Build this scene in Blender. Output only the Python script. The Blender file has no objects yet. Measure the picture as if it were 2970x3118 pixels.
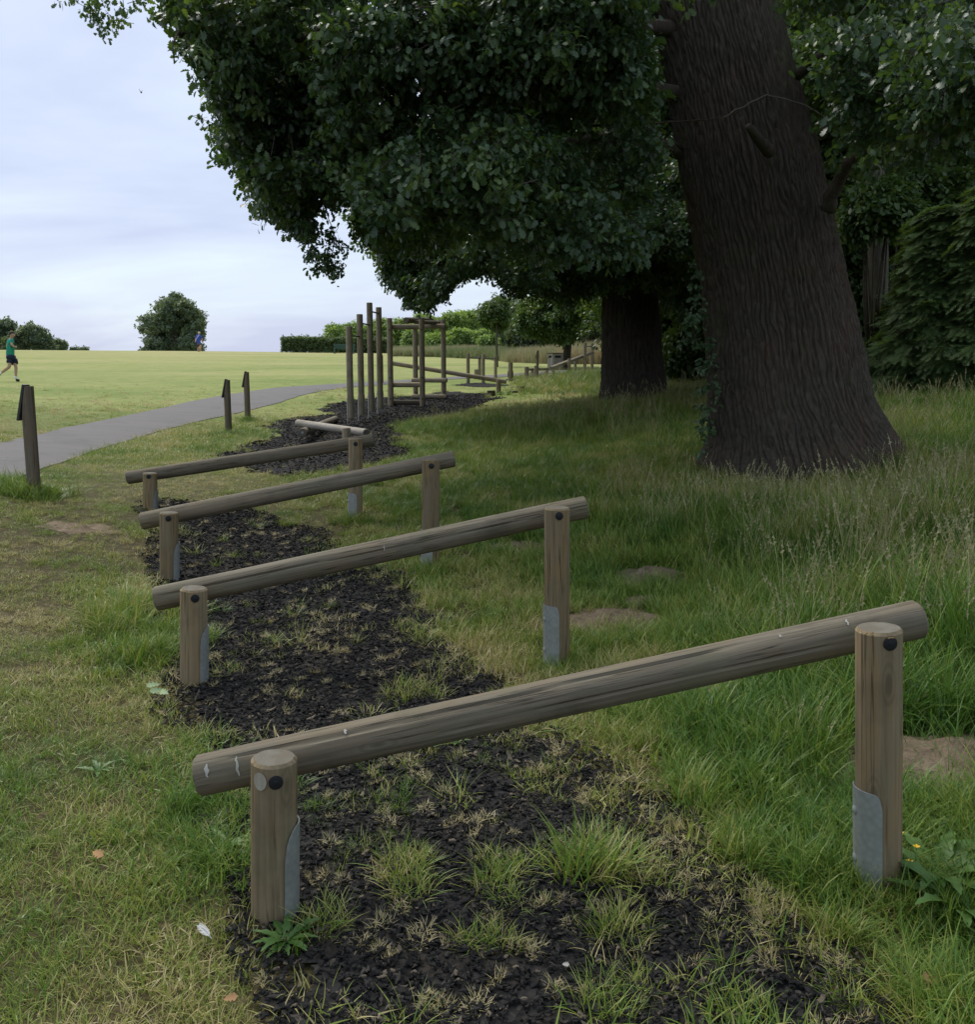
import bpy, math, random
import numpy as np
from mathutils import Vector, Matrix, Quaternion
R = math.radians
rng = np.random.default_rng(7)
random.seed(7)
scene = bpy.context.scene
COL = scene.collection

# ------------------------------------------------------------------ camera
CAMZ, PITCH, FPX, CX, CY = 1.6, R(8.6), 2850.0, 1485.0, 1559.0
cam_data = bpy.data.cameras.new('camera')
cam_data.sensor_fit = 'HORIZONTAL'
cam_data.sensor_width = 36.0
cam_data.lens = 36.0 * FPX / 2970.0
cam_data.clip_start = 0.05
cam_data.clip_end = 3000
cam = bpy.data.objects.new('camera', cam_data)
COL.objects.link(cam)
cam.location = (0, 0, CAMZ)
cam.rotation_euler = (R(90) - PITCH, 0, 0)
scene.camera = cam

# ------------------------------------------------------------------ sky and sun
SUN_EL, SUN_AZ = R(52), R(-36)          # azimuth clockwise from +Y: high, ahead and to the left, veiled by cloud
world = bpy.data.worlds.new('World')
scene.world = world
world.use_nodes = True
wt = world.node_tree
wt.nodes.clear()
def N(nt, typ, **kw):
    n = nt.nodes.new(typ)
    for k, v in kw.items():
        if k.startswith('_'):
            setattr(n, k[1:], v)
            continue
        key = int(k[1:]) if k[0] == 'i' and k[1:].isdigit() else k.replace('__', ' ')
        s = n.inputs[key]
        if isinstance(v, bpy.types.NodeSocket):
            nt.links.new(v, s)
        else:
            s.default_value = v
    return n
def ramp(nt, fac, stops, interp='LINEAR'):
    n = nt.nodes.new('ShaderNodeValToRGB')
    nt.links.new(fac, n.inputs[0])
    n.color_ramp.interpolation = interp
    el = n.color_ramp.elements
    while len(el) < len(stops):
        el.new(0.5)
    for e, (p, c) in zip(el, stops):
        e.position = p
        e.color = (c[0], c[1], c[2], 1) if hasattr(c, '__len__') else (c, c, c, 1)
    return n.outputs[0]
def mix(nt, fac, a, b, blend='MIX'):
    n = nt.nodes.new('ShaderNodeMix')
    n.data_type = 'RGBA'
    n.blend_type = blend
    for s, v in ((n.inputs[0], fac), (n.inputs[6], a), (n.inputs[7], b)):
        if isinstance(v, bpy.types.NodeSocket):
            nt.links.new(v, s)
        elif hasattr(v, '__len__'):
            s.default_value = (v[0], v[1], v[2], 1)
        else:
            s.default_value = v
    return n.outputs[2]
def math_(nt, op, a, b=0.0, c=0.0, clamp=False):
    n = nt.nodes.new('ShaderNodeMath')
    n.operation = op
    n.use_clamp = clamp
    for s, v in zip(n.inputs, (a, b, c)):
        if isinstance(v, bpy.types.NodeSocket):
            nt.links.new(v, s)
        else:
            s.default_value = v
    return n.outputs[0]

tc = N(wt, 'ShaderNodeTexCoord')
sky = N(wt, 'ShaderNodeTexSky', _sky_type='NISHITA', _sun_disc=False, _sun_elevation=SUN_EL, _sun_rotation=SUN_AZ,
        _air_density=1.0, _dust_density=2.0, _ozone_density=1.5)
sep = N(wt, 'ShaderNodeSeparateXYZ', Vector=tc.outputs['Generated'])
zc_ = math_(wt, 'ADD', math_(wt, 'MAXIMUM', sep.outputs[2], 0.0), 0.30)
cx_ = math_(wt, 'DIVIDE', sep.outputs[0], zc_)
cy_ = math_(wt, 'DIVIDE', sep.outputs[1], zc_)
comb = N(wt, 'ShaderNodeCombineXYZ', X=cx_, Y=cy_)
mapn = N(wt, 'ShaderNodeMapping', Vector=comb.outputs[0], Rotation=(0, 0, R(-32)), Scale=(0.7, 1.25, 1.0))
n1 = N(wt, 'ShaderNodeTexNoise', Vector=mapn.outputs[0], Scale=1.1, Detail=5.0, Roughness=0.55, Distortion=0.9)
n2 = N(wt, 'ShaderNodeTexNoise', Vector=mapn.outputs[0], Scale=3.2, Detail=3.0, Roughness=0.5)
cl = math_(wt, 'ADD', math_(wt, 'MULTIPLY', n1.outputs[0], 0.8), math_(wt, 'MULTIPLY', n2.outputs[0], 0.2))
cl = math_(wt, 'ADD', cl, math_(wt, 'MULTIPLY', math_(wt, 'SUBTRACT', math_(wt, 'MINIMUM', sep.outputs[2], 0.45), 0.17), 0.36))
SKYK = 3.4
cloud = ramp(wt, cl, [(0.38, (0.545 * SKYK, 0.615 * SKYK, 0.84 * SKYK)), (0.52, (0.65 * SKYK, 0.735 * SKYK, 0.92 * SKYK)),
                      (0.70, (0.80 * SKYK, 0.93 * SKYK, 0.97 * SKYK))])
skymix = mix(wt, 0.93, sky.outputs[0], cloud)
bg = N(wt, 'ShaderNodeBackground', Color=skymix, Strength=0.1)
wo = N(wt, 'ShaderNodeOutputWorld', Surface=bg.outputs[0])

sun_d = bpy.data.lights.new('sun', 'SUN')
sun_d.energy = 1.3
sun_d.angle = R(36)
sun_d.color = (1.0, 0.955, 0.88)
sun = bpy.data.objects.new('sun', sun_d)
COL.objects.link(sun)
sdir = Vector((math.sin(SUN_AZ) * math.cos(SUN_EL), math.cos(SUN_AZ) * math.cos(SUN_EL), math.sin(SUN_EL)))
sun.rotation_euler = sdir.to_track_quat('Z', 'Y').to_euler()
sun.location = sdir * 60

scene.view_settings.view_transform = 'Standard'
scene.view_settings.look = 'None'
scene.view_settings.gamma = 1.0
scene.view_settings.use_curve_mapping = False
scene.view_settings.exposure = 1.55
scene.render.engine = 'CYCLES'
scene.cycles.use_denoising = True
scene.cycles.max_bounces = 8
scene.cycles.diffuse_bounces = 5
scene.cycles.transmission_bounces = 4
scene.cycles.sample_clamp_indirect = 6.0

# ------------------------------------------------------------------ pixel <-> world helpers (authoring only: every result is a real place)
SP, CP = math.sin(PITCH), math.cos(PITCH)
def P(px, py, zc):
    u, v = (px - CX) / FPX, (py - CY) / FPX
    return Vector((u * zc, (CP - v * SP) * zc, CAMZ + (-SP - v * CP) * zc))
def zy(py, y):
    v = (py - CY) / FPX
    return CAMZ + y * (v * CP + SP) / (v * SP - CP)
def project(x, y, z):
    dz = z - CAMZ
    zc = y * CP - dz * SP
    v = (-dz * CP - y * SP) / np.maximum(zc, 1e-6)
    return CX + FPX * x / np.maximum(zc, 1e-6), CY + FPX * v, zc
def inside(px, py, poly):
    px = np.asarray(px, float); py = np.asarray(py, float)
    r = np.zeros(px.shape, bool)
    n = len(poly)
    for i in range(n):
        x0, y0 = poly[i]; x1, y1 = poly[(i + 1) % n]
        if y0 == y1: continue
        c = ((y0 > py) != (y1 > py)) & (px < (x1 - x0) * (py - y0) / (y1 - y0) + x0)
        r ^= c
    return r

# value noise
def _h(ix, iy, iz, s):
    n = (ix * 374761393 + iy * 668265263 + iz * 1440662683 + s * 974711) & 0xffffffff
    n = ((n ^ (n >> 13)) * 1274126177) & 0xffffffff
    n = n ^ (n >> 16)
    return (n & 0xffff) / 65535.0
def vn(x, y, z=0.0, s=0):
    x, y, z = np.broadcast_arrays(np.asarray(x, float), np.asarray(y, float), np.asarray(z, float))
    ix, iy, iz = np.floor(x).astype(np.int64), np.floor(y).astype(np.int64), np.floor(z).astype(np.int64)
    fx, fy, fz = x - ix, y - iy, z - iz
    fx, fy, fz = fx * fx * (3 - 2 * fx), fy * fy * (3 - 2 * fy), fz * fz * (3 - 2 * fz)
    def L(a, b, t): return a + (b - a) * t
    c = [_h(ix + i, iy + j, iz + k, s) for k in (0, 1) for j in (0, 1) for i in (0, 1)]
    return L(L(L(c[0], c[1], fx), L(c[2], c[3], fx), fy), L(L(c[4], c[5], fx), L(c[6], c[7], fx), fy), fz)
def fbm(x, y, z=0.0, s=0, o=3):
    a, t, w = 0.0, 0.0, 1.0
    for k in range(o):
        a = a + w * vn(np.asarray(x) * 2 ** k, np.asarray(y) * 2 ** k, np.asarray(z) * 2 ** k, s + k)
        t += w; w *= 0.5
    return a / t

# ------------------------------------------------------------------ terrain height from sighted base points
TPTS = [(835, 2790, 2.775), (2677, 2700, 2.87), (590, 2080, 4.73), (1697, 2030, 4.97), (515, 1765, 6.8), (1312, 1730, 7.0),
        (457, 1550, 8.95), (1083, 1585, 9.0), (105, 1500, 9.2), (697, 1325, 17.5), (755, 1277, 20.4), (1068, 1298, 19.4),
        (1151, 1266, 21.9), (1190, 1237, 24.5), (1286, 1237, 24.8), (1352, 1215, 26.8), (2440, 1450, 10), (1935, 1225, 20),
        (15, 1162, 33), (606, 1071, 86), (2800, 1240, 14), (1700, 1130, 40), (1520, 1195, 28), (870, 1073, 88), (1260, 1092, 70),
        (0, 1064, 92), (1164, 1168, 34), (1640, 1130, 40), (1450, 1168, 33), (2950, 1500, 8.5), (2100, 1250, 18), (-500, 1120, 50)]
tp = np.array([list(P(*p)) for p in TPTS])
extra = np.array([(-3, 0, 0), (3, 0, 0.0), (0, -6, 0.0), (-6, -6, 0), (8, -6, 0.2), (-6, 4, 0.15), (-40, 40, 1.7), (40, 40, 2.6),
                  (-60, 100, 4.0), (60, 100, 4.0), (0, 100, 3.6), (20, 10, 1.4)], float)
tp = np.vstack([tp, extra])
def warp(x, y):
    y = np.maximum(y, -8)
    return np.stack([np.asarray(x) / (np.abs(y) * .5 + 5.0), np.log(y + 12.0) * 1.6], -1)
def _tps(a, b):
    d = np.sqrt(((a[:, None, :] - b[None, :, :]) ** 2).sum(-1))
    return d * d * np.log(d + 1e-9)
Wc = warp(tp[:, 0], tp[:, 1])
nK = len(Wc)
A = np.zeros((nK + 3, nK + 3))
A[:nK, :nK] = _tps(Wc, Wc) + np.eye(nK) * 0.004
A[:nK, nK] = 1; A[:nK, nK + 1:] = Wc
A[nK, :nK] = 1; A[nK + 1:, :nK] = Wc.T
sol = np.linalg.solve(A, np.concatenate([tp[:, 2], np.zeros(3)]))
def H(x, y):
    x, y = np.broadcast_arrays(np.asarray(x, float), np.asarray(y, float))
    sh = x.shape
    xf, yf = x.ravel(), y.ravel()
    lim = np.abs(np.clip(yf, -8, 100)) * 1.0 + 14
    q = warp(np.clip(xf, -lim, lim), np.clip(yf, -8, 100))
    z = np.empty(len(q))
    for i in range(0, len(q), 20000):
        qq = q[i:i + 20000]
        z[i:i + 20000] = _tps(qq, Wc) @ sol[:nK] + sol[nK] + qq @ sol[nK + 1:]
    d = np.maximum(yf - 90, 0)
    z = z - np.minimum(d * d * 0.004, d * 0.07)
    return z.reshape(sh)
def h1(x, y): return float(H(np.array([x]), np.array([y]))[0])
_T = np.geomspace(1.2, 400, 500)
def ground_hit(px, py):
    u, v = (px - CX) / FPX, (py - CY) / FPX
    x, y, z = u * _T, (CP - v * SP) * _T, CAMZ + (-SP - v * CP) * _T
    d = z - H(x, y)
    k = np.where(d < 0)[0]
    if len(k) == 0:
        t = 300.0
    else:
        i = k[0]
        if i == 0: t = _T[0]
        else: t = _T[i - 1] + (_T[i] - _T[i - 1]) * d[i - 1] / (d[i - 1] - d[i])
    p = P(px, py, t)
    p.z = h1(p.x, p.y)
    return p
def on_ground(px, zc, py_guess=1300):
    p = P(px, py_guess, zc)
    p.z = h1(p.x, p.y)
    return p

# ------------------------------------------------------------------ object helpers
def setp(o, label=None, cat=None, group=None, kind=None):
    if label: o['label'] = label
    if cat: o['category'] = cat
    if group: o['group'] = group
    if kind: o['kind'] = kind
    return o
def thing(name, loc, label, cat, group=None):
    o = bpy.data.objects.new(name, None)
    o.empty_display_size = 0.2
    COL.objects.link(o)
    o.location = loc
    return setp(o, label, cat, group)
def wloc(o):
    v = Vector(o.location)
    while o.parent:
        o = o.parent
        v = v + Vector(o.location)
    return v
class MB:
    def __init__(s): s.v, s.f, s.m = [], [], []
    def add(s, v, f, m=0):
        b = len(s.v)
        s.v += [tuple(p) for p in v]
        s.f += [tuple(i + b for i in q) for q in f]
        s.m += [m] * len(f)
        return s
    def tube(s, pts, rad, seg=8, m=0, cap=True):
        pts = [Vector(p) for p in pts]
        n = len(pts)
        if not hasattr(rad, '__len__'): rad = [rad] * n
        v, f = [], []
        t0 = (pts[1] - pts[0]).normalized()
        ref = Vector((0, 0, 1)) if abs(t0.z) < 0.9 else Vector((1, 0, 0))
        nrm = t0.cross(ref).normalized()
        for i in range(n):
            t = (pts[min(i + 1, n - 1)] - pts[max(i - 1, 0)]).normalized()
            nrm = (nrm - t * nrm.dot(t)).normalized()
            bi = t.cross(nrm)
            for k in range(seg):
                a = 2 * math.pi * k / seg
                v.append(pts[i] + (nrm * math.cos(a) + bi * math.sin(a)) * rad[i])
        for i in range(n - 1):
            for k in range(seg):
                k2 = (k + 1) % seg
                f.append((i * seg + k, i * seg + k2, (i + 1) * seg + k2, (i + 1) * seg + k))
        if cap:
            f.append(tuple(range(seg))[::-1])
            f.append(tuple((n - 1) * seg + k for k in range(seg)))
        return s.add(v, f, m)
    def box(s, c, d, rot=None, m=0):
        c = Vector(c)
        v = []
        for i in (-1, 1):
            for j in (-1, 1):
                for k in (-1, 1):
                    p = Vector((i * d[0] / 2, j * d[1] / 2, k * d[2] / 2))
                    if rot is not None: p = rot @ p
                    v.append(c + p)
        return s.add(v, [(0, 1, 3, 2), (4, 6, 7, 5), (0, 4, 5, 1), (2, 3, 7, 6), (0, 2, 6, 4), (1, 5, 7, 3)], m)
    def bar(s, a, b, w, t, m=0, up=(0, 0, 1)):
        a, b = Vector(a), Vector(b)
        d = (b - a)
        y = d.normalized()
        x = y.cross(Vector(up)).normalized()
        z = x.cross(y)
        rot = Matrix((x, y, z)).transposed()
        return s.box((a + b) / 2, (w, d.length, t), rot, m)
    def build(s, name, mats, parent=None, smooth=True, loc=None, world=True):
        me = bpy.data.meshes.new(name)
        off = Vector((0, 0, 0))
        if parent is not None and world: off = wloc(parent)
        if loc is not None: off = Vector(loc)
        me.from_pydata([(p[0] - off.x, p[1] - off.y, p[2] - off.z) for p in s.v], [], s.f)
        if not isinstance(mats, (list, tuple)): mats = [mats]
        for m in mats: me.materials.append(m)
        if any(s.m): me.polygons.foreach_set('material_index', s.m)
        if smooth: me.polygons.foreach_set('use_smooth', [True] * len(me.polygons))
        me.update()
        o = bpy.data.objects.new(name, me)
        COL.objects.link(o)
        if parent is not None: o.parent = parent
        if loc is not None: o.location = loc
        return o
def auto_smooth(o, ang=40):
    me = o.data
    me.polygons.foreach_set('use_smooth', [True] * len(me.polygons))
    try: me.set_sharp_from_angle(angle=R(ang))
    except Exception: pass
    return o
def np_mesh(name, verts, faces, mat, parent=None, smooth=True, loc=None):
    me = bpy.data.meshes.new(name)
    verts = np.asarray(verts, float)
    off = np.zeros(3)
    if parent is not None: off = np.array(wloc(parent))
    if loc is not None: off = np.array(loc)
    me.from_pydata((verts - off).tolist(), [], np.asarray(faces).tolist())
    me.materials.append(mat)
    if smooth: me.polygons.foreach_set('use_smooth', [True] * len(me.polygons))
    me.update()
    o = bpy.data.objects.new(name, me)
    COL.objects.link(o)
    if parent is not None: o.parent = parent
    if loc is not None: o.location = loc
    return o

# ------------------------------------------------------------------ materials
def newmat(name, rough=0.8, spec=0.3):
    m = bpy.data.materials.new(name)
    m.use_nodes = True
    nt = m.node_tree
    b = nt.nodes['Principled BSDF']
    b.inputs['Roughness'].default_value = rough
    b.inputs['Specular IOR Level'].default_value = spec
    return m, nt, b
def bump(nt, b, hgt, strength=0.3, dist=0.01):
    n = N(nt, 'ShaderNodeBump', Height=hgt, Strength=strength, Distance=dist)
    nt.links.new(n.outputs[0], b.inputs['Normal'])
def flat(name, c, rough=0.8, spec=0.3, metal=0.0):
    m, nt, b = newmat(name, rough, spec)
    b.inputs['Metallic'].default_value = metal
    g = N(nt, 'ShaderNodeNewGeometry')
    n = N(nt, 'ShaderNodeTexNoise', Vector=g.outputs['Position'], Scale=9.0, Detail=3.0)
    nt.links.new(mix(nt, n.outputs[0], [x * 0.8 for x in c], [min(1, x * 1.2) for x in c]), b.inputs['Base Color'])
    return m
def wood_mat(name, light, dark, brown, seed=0.0, crackw=0.5):
    m, nt, b = newmat(name, 0.85, 0.2)
    t = N(nt, 'ShaderNodeTexCoord')
    oi = N(nt, 'ShaderNodeObjectInfo')
    off = N(nt, 'ShaderNodeVectorMath', _operation='ADD', i0=t.outputs['Object'],
            i1=N(nt, 'ShaderNodeCombineXYZ', Z=math_(nt, 'MULTIPLY', oi.outputs['Random'], 37.0)).outputs[0])
    fine = N(nt, 'ShaderNodeTexNoise', Vector=N(nt, 'ShaderNodeMapping', Vector=off.outputs[0], Scale=(70, 70, 2.0)).outputs[0], Scale=1.0, Detail=5.0, Roughness=0.65)
    wide = N(nt, 'ShaderNodeTexNoise', Vector=N(nt, 'ShaderNodeMapping', Vector=off.outputs[0], Scale=(9, 9, 1.6)).outputs[0], Scale=1.0, Detail=4.0, Roughness=0.6, Distortion=1.4)
    blot = N(nt, 'ShaderNodeTexNoise', Vector=off.outputs[0], Scale=3.2, Detail=4.0, Roughness=0.6)
    crack = N(nt, 'ShaderNodeTexNoise', Vector=N(nt, 'ShaderNodeMapping', Vector=off.outputs[0], Scale=(26, 26, 0.55)).outputs[0], Scale=1.0, Detail=3.0, Roughness=0.6, Distortion=0.3)
    c = mix(nt, ramp(nt, fine.outputs[0], [(0.3, 0), (0.7, 1)]), dark, light)
    c = mix(nt, ramp(nt, wide.outputs[0], [(0.42, 0), (0.62, 0.65)]), c, brown)
    c = mix(nt, ramp(nt, blot.outputs[0], [(0.55, 0), (0.72, 0.45)]), c, [x * 0.55 for x in dark])
    green = N(nt, 'ShaderNodeTexNoise', Vector=off.outputs[0], Scale=6.0, Detail=5.0)
    c = mix(nt, ramp(nt, green.outputs[0], [(0.55, 0), (0.7, 0.35)]), c, (0.13, 0.14, 0.075))
    cm = ramp(nt, math_(nt, 'ABSOLUTE', math_(nt, 'SUBTRACT', crack.outputs[0], 0.5)), [(0.0, 1), (0.006, 0.9), (0.017, 0)])
    gate = ramp(nt, wide.outputs[0], [(0.4, 0), (0.55, 1)])
    cm2 = math_(nt, 'MULTIPLY', math_(nt, 'MULTIPLY', cm, gate), crackw)
    c = mix(nt, cm2, c, [x * 0.18 for x in dark])
    kv = N(nt, 'ShaderNodeTexVoronoi', Vector=N(nt, 'ShaderNodeMapping', Vector=off.outputs[0], Scale=(7, 7, 2.3)).outputs[0], Scale=1.0, Randomness=1.0)
    kd = math_(nt, 'ADD', kv.outputs['Distance'], math_(nt, 'MULTIPLY', math_(nt, 'SUBTRACT', wide.outputs[0], 0.5), 0.12))
    rings = math_(nt, 'MULTIPLY', math_(nt, 'ADD', math_(nt, 'SINE', math_(nt, 'MULTIPLY', kd, 95.0)), 1.0), 0.5)
    c = mix(nt, math_(nt, 'MULTIPLY', rings, ramp(nt, kd, [(0.06, 0.5), (0.24, 0)])), c, [x * 0.45 for x in dark])
    c = mix(nt, ramp(nt, kd, [(0.03, 0.85), (0.085, 0)]), c, [x * 0.35 for x in dark])
    tint = math_(nt, 'ADD', math_(nt, 'MULTIPLY', oi.outputs['Random'], 0.3), 0.82)
    c = mix(nt, 1.0, c, N(nt, 'ShaderNodeCombineColor', Red=tint, Green=tint, Blue=tint).outputs[0], 'MULTIPLY')
    nt.links.new(c, b.inputs['Base Color'])
    hgt = math_(nt, 'SUBTRACT', math_(nt, 'MULTIPLY', fine.outputs[0], 0.5), math_(nt, 'MULTIPLY', cm2, 1.5))
    bump(nt, b, hgt, 0.5, 0.004)
    return m
M_WOOD = wood_mat('weathered_log', (0.225, 0.195, 0.145), (0.105, 0.09, 0.066), (0.185, 0.145, 0.095), crackw=0.7)
M_POST = wood_mat('weathered_post', (0.265, 0.21, 0.135), (0.15, 0.115, 0.07), (0.265, 0.18, 0.085), crackw=0.7)
M_POLE = wood_mat('weathered_pole', (0.36, 0.31, 0.225), (0.20, 0.165, 0.115), (0.31, 0.23, 0.135), crackw=0.6)
M_PALE = wood_mat('silvered_log', (0.42, 0.39, 0.34), (0.24, 0.21, 0.18), (0.33, 0.28, 0.22), crackw=0.8)
M_DARKW = wood_mat('dark_log', (0.13, 0.105, 0.08), (0.07, 0.055, 0.04), (0.10, 0.08, 0.05), crackw=0.8)
def end_mat():
    m, nt, b = newmat('end_grain', 0.9, 0.15)
    t = N(nt, 'ShaderNodeTexCoord')
    sp = N(nt, 'ShaderNodeSeparateXYZ', Vector=t.outputs['Object'])
    r = math_(nt, 'SQRT', math_(nt, 'ADD', math_(nt, 'POWER', sp.outputs[0], 2.0), math_(nt, 'POWER', sp.outputs[1], 2.0)))
    n = N(nt, 'ShaderNodeTexNoise', Vector=t.outputs['Object'], Scale=18.0, Detail=3.0)
    w = math_(nt, 'SINE', math_(nt, 'ADD', math_(nt, 'MULTIPLY', r, 900.0), math_(nt, 'MULTIPLY', n.outputs[0], 10.0)))
    c = mix(nt, ramp(nt, w, [(0.2, 0), (0.9, 1)]), (0.115, 0.10, 0.078), (0.155, 0.135, 0.102))
    c = mix(nt, ramp(nt, n.outputs[0], [(0.45, 0), (0.65, 0.7)]), c, (0.16, 0.155, 0.13))
    nt.links.new(c, b.inputs['Base Color'])
    bump(nt, b, w, 0.2, 0.003)
    return m
M_END = end_mat()
def galv():
    m, nt, b = newmat('galvanised_steel', 0.55, 0.4)
    b.inputs['Metallic'].default_value = 0.45
    t = N(nt, 'ShaderNodeTexCoord')
    v = N(nt, 'ShaderNodeTexVoronoi', Vector=t.outputs['Object'], Scale=55.0)
    n = N(nt, 'ShaderNodeTexNoise', Vector=t.outputs['Object'], Scale=7.0, Detail=5.0)
    c = mix(nt, v.outputs['Distance'], (0.33, 0.345, 0.335), (0.245, 0.26, 0.25))
    c = mix(nt, ramp(nt, n.outputs[0], [(0.5, 0), (0.72, 0.6)]), c, (0.17, 0.175, 0.15))
    nt.links.new(c, b.inputs['Base Color'])
    return m
M_GALV = galv()
M_BLACK = flat('black_plastic', (0.010, 0.011, 0.013), 0.6, 0.3)
M_BAR = flat('dark_iron_bar', (0.06, 0.055, 0.05), 0.5, 0.5, 0.5)
M_FLAP = flat('dark_sign_board', (0.035, 0.04, 0.035), 0.6, 0.3)
M_WHITE = flat('white_splash', (0.34, 0.335, 0.30), 0.9)
M_RESIN = flat('fresh_split_wood', (0.55, 0.33, 0.14), 0.8)

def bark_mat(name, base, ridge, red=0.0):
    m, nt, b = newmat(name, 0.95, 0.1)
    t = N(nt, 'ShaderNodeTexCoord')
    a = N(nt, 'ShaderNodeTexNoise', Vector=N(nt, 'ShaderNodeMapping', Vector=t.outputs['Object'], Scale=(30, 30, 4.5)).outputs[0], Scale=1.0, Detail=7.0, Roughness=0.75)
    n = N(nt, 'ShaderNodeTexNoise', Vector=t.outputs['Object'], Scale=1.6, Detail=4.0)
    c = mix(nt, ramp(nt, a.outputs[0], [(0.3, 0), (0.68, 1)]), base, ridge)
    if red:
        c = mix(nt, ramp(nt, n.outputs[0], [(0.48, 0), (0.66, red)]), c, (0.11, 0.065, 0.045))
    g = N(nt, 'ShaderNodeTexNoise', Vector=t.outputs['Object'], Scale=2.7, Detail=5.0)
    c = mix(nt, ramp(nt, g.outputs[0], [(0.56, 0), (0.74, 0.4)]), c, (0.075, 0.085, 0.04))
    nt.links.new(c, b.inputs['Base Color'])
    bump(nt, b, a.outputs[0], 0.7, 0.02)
    return m
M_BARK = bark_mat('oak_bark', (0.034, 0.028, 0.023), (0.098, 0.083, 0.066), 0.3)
M_BARK2 = bark_mat('grey_bark', (0.12, 0.10, 0.085), (0.22, 0.19, 0.16))
M_PALEB = bark_mat('pale_smooth_bark', (0.075, 0.07, 0.052), (0.14, 0.13, 0.098))

def leaf_mat(name, dark, mid, light, trans=0.3, rough=0.5, spec=0.35, nscale=0.45):
    m = bpy.data.materials.new(name)
    m.use_nodes = True
    nt = m.node_tree
    nt.nodes.clear()
    g = N(nt, 'ShaderNodeNewGeometry')
    oi = N(nt, 'ShaderNodeObjectInfo')
    n = N(nt, 'ShaderNodeTexNoise', Vector=g.outputs['Position'], Scale=nscale, Detail=2.0)
    f = math_(nt, 'ADD', math_(nt, 'MULTIPLY', n.outputs[0], 0.6), math_(nt, 'MULTIPLY', oi.outputs['Random'], 0.4))
    isl = math_(nt, 'ADD', math_(nt, 'MULTIPLY', g.outputs['Random Per Island'], 0.35), math_(nt, 'MULTIPLY', f, 0.65))
    c = ramp(nt, isl, [(0.25, dark), (0.5, mid), (0.74, light)])
    d = N(nt, 'ShaderNodeBsdfPrincipled', Roughness=rough)
    d.inputs['Specular IOR Level'].default_value = spec
    nt.links.new(c, d.inputs['Base Color'])
    tcol = mix(nt, 1.0, c, (1.5, 1.45, 0.5), 'MULTIPLY')
    tr = N(nt, 'ShaderNodeBsdfTranslucent', Color=tcol)
    ms = N(nt, 'ShaderNodeMixShader', i0=trans, i1=d.outputs[0], i2=tr.outputs[0])
    N(nt, 'ShaderNodeOutputMaterial', Surface=ms.outputs[0])
    return m
M_OAKLEAF = leaf_mat('oak_leaf', (0.036, 0.072, 0.038), (0.054, 0.102, 0.042), (0.10, 0.152, 0.046), trans=0.38, rough=0.36, spec=0.5)
M_WOODLEAF = leaf_mat('woodland_leaf', (0.045, 0.085, 0.03), (0.065, 0.115, 0.035), (0.10, 0.15, 0.045))
M_YEW = leaf_mat('conifer_needle', (0.06, 0.11, 0.04), (0.09, 0.155, 0.05), (0.13, 0.20, 0.065), 0.3)
M_LIME = leaf_mat('light_leaf', (0.12, 0.20, 0.06), (0.18, 0.275, 0.08), (0.26, 0.35, 0.11), 0.4, nscale=0.2)
M_FARLEAF = leaf_mat('far_leaf', (0.085, 0.125, 0.085), (0.115, 0.16, 0.10), (0.15, 0.195, 0.115), 0.3, nscale=0.25)  # slight aerial haze put into the colour: leaf tones raised and turned bluish
M_HEDGE = leaf_mat('hedge_leaf', (0.07, 0.115, 0.05), (0.10, 0.15, 0.06), (0.15, 0.20, 0.08), 0.3, nscale=0.8)
M_IVY = leaf_mat('ivy_leaf', (0.03, 0.06, 0.028), (0.042, 0.08, 0.032), (0.06, 0.11, 0.045), 0.15)
M_WEED = leaf_mat('weed_leaf', (0.06, 0.13, 0.035), (0.085, 0.17, 0.04), (0.12, 0.21, 0.055), 0.3)

# lawn colour field shared by the ground sheet and the blades growing on it
def lawn_noise(nt):
    g = N(nt, 'ShaderNodeNewGeometry')
    mp = N(nt, 'ShaderNodeMapping', Vector=g.outputs['Position'], Scale=(0.35, 1.0, 0.0))
    a = N(nt, 'ShaderNodeTexNoise', Vector=mp.outputs[0], Scale=0.16, Detail=4.0, Roughness=0.6)
    b = N(nt, 'ShaderNodeTexNoise', Vector=g.outputs['Position'], Scale=1.5, Detail=4.0, Roughness=0.65)
    return math_(nt, 'ADD', math_(nt, 'MULTIPLY', a.outputs[0], 0.55), math_(nt, 'MULTIPLY', b.outputs[0], 0.45)), g
def grass_mat(name, cols, trans=0.3, wn=0.6):
    m = bpy.data.materials.new(name)
    m.use_nodes = True
    nt = m.node_tree
    nt.nodes.clear()
    f, g = lawn_noise(nt)
    dry = N(nt, 'ShaderNodeAttribute', _attribute_type='INSTANCER', _attribute_name='dry')
    isl = g.outputs['Random Per Island']
    t = math_(nt, 'ADD', math_(nt, 'MULTIPLY', math_(nt, 'SUBTRACT', f, 0.5), wn * 1.6), math_(nt, 'MULTIPLY', math_(nt, 'SUBTRACT', isl, 0.5), 0.62))
    t = math_(nt, 'ADD', t, dry.outputs['Fac'])
    c = ramp(nt, t, cols)
    d = N(nt, 'ShaderNodeBsdfPrincipled', Roughness=0.45)
    d.inputs['Specular IOR Level'].default_value = 0.4
    nt.links.new(c, d.inputs['Base Color'])
    tr = N(nt, 'ShaderNodeBsdfTranslucent', Color=c)
    ms = N(nt, 'ShaderNodeMixShader', i0=trans, i1=d.outputs[0], i2=tr.outputs[0])
    N(nt, 'ShaderNodeOutputMaterial', Surface=ms.outputs[0])
    return m
GCOLS = [(0.0, (0.07, 0.155, 0.022)), (0.3, (0.145, 0.24, 0.030)), (0.52, (0.25, 0.295, 0.048)), (0.72, (0.39, 0.35, 0.13)), (0.95, (0.54, 0.44, 0.24))]
M_GRASS = grass_mat('grass_blade', GCOLS)
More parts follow.
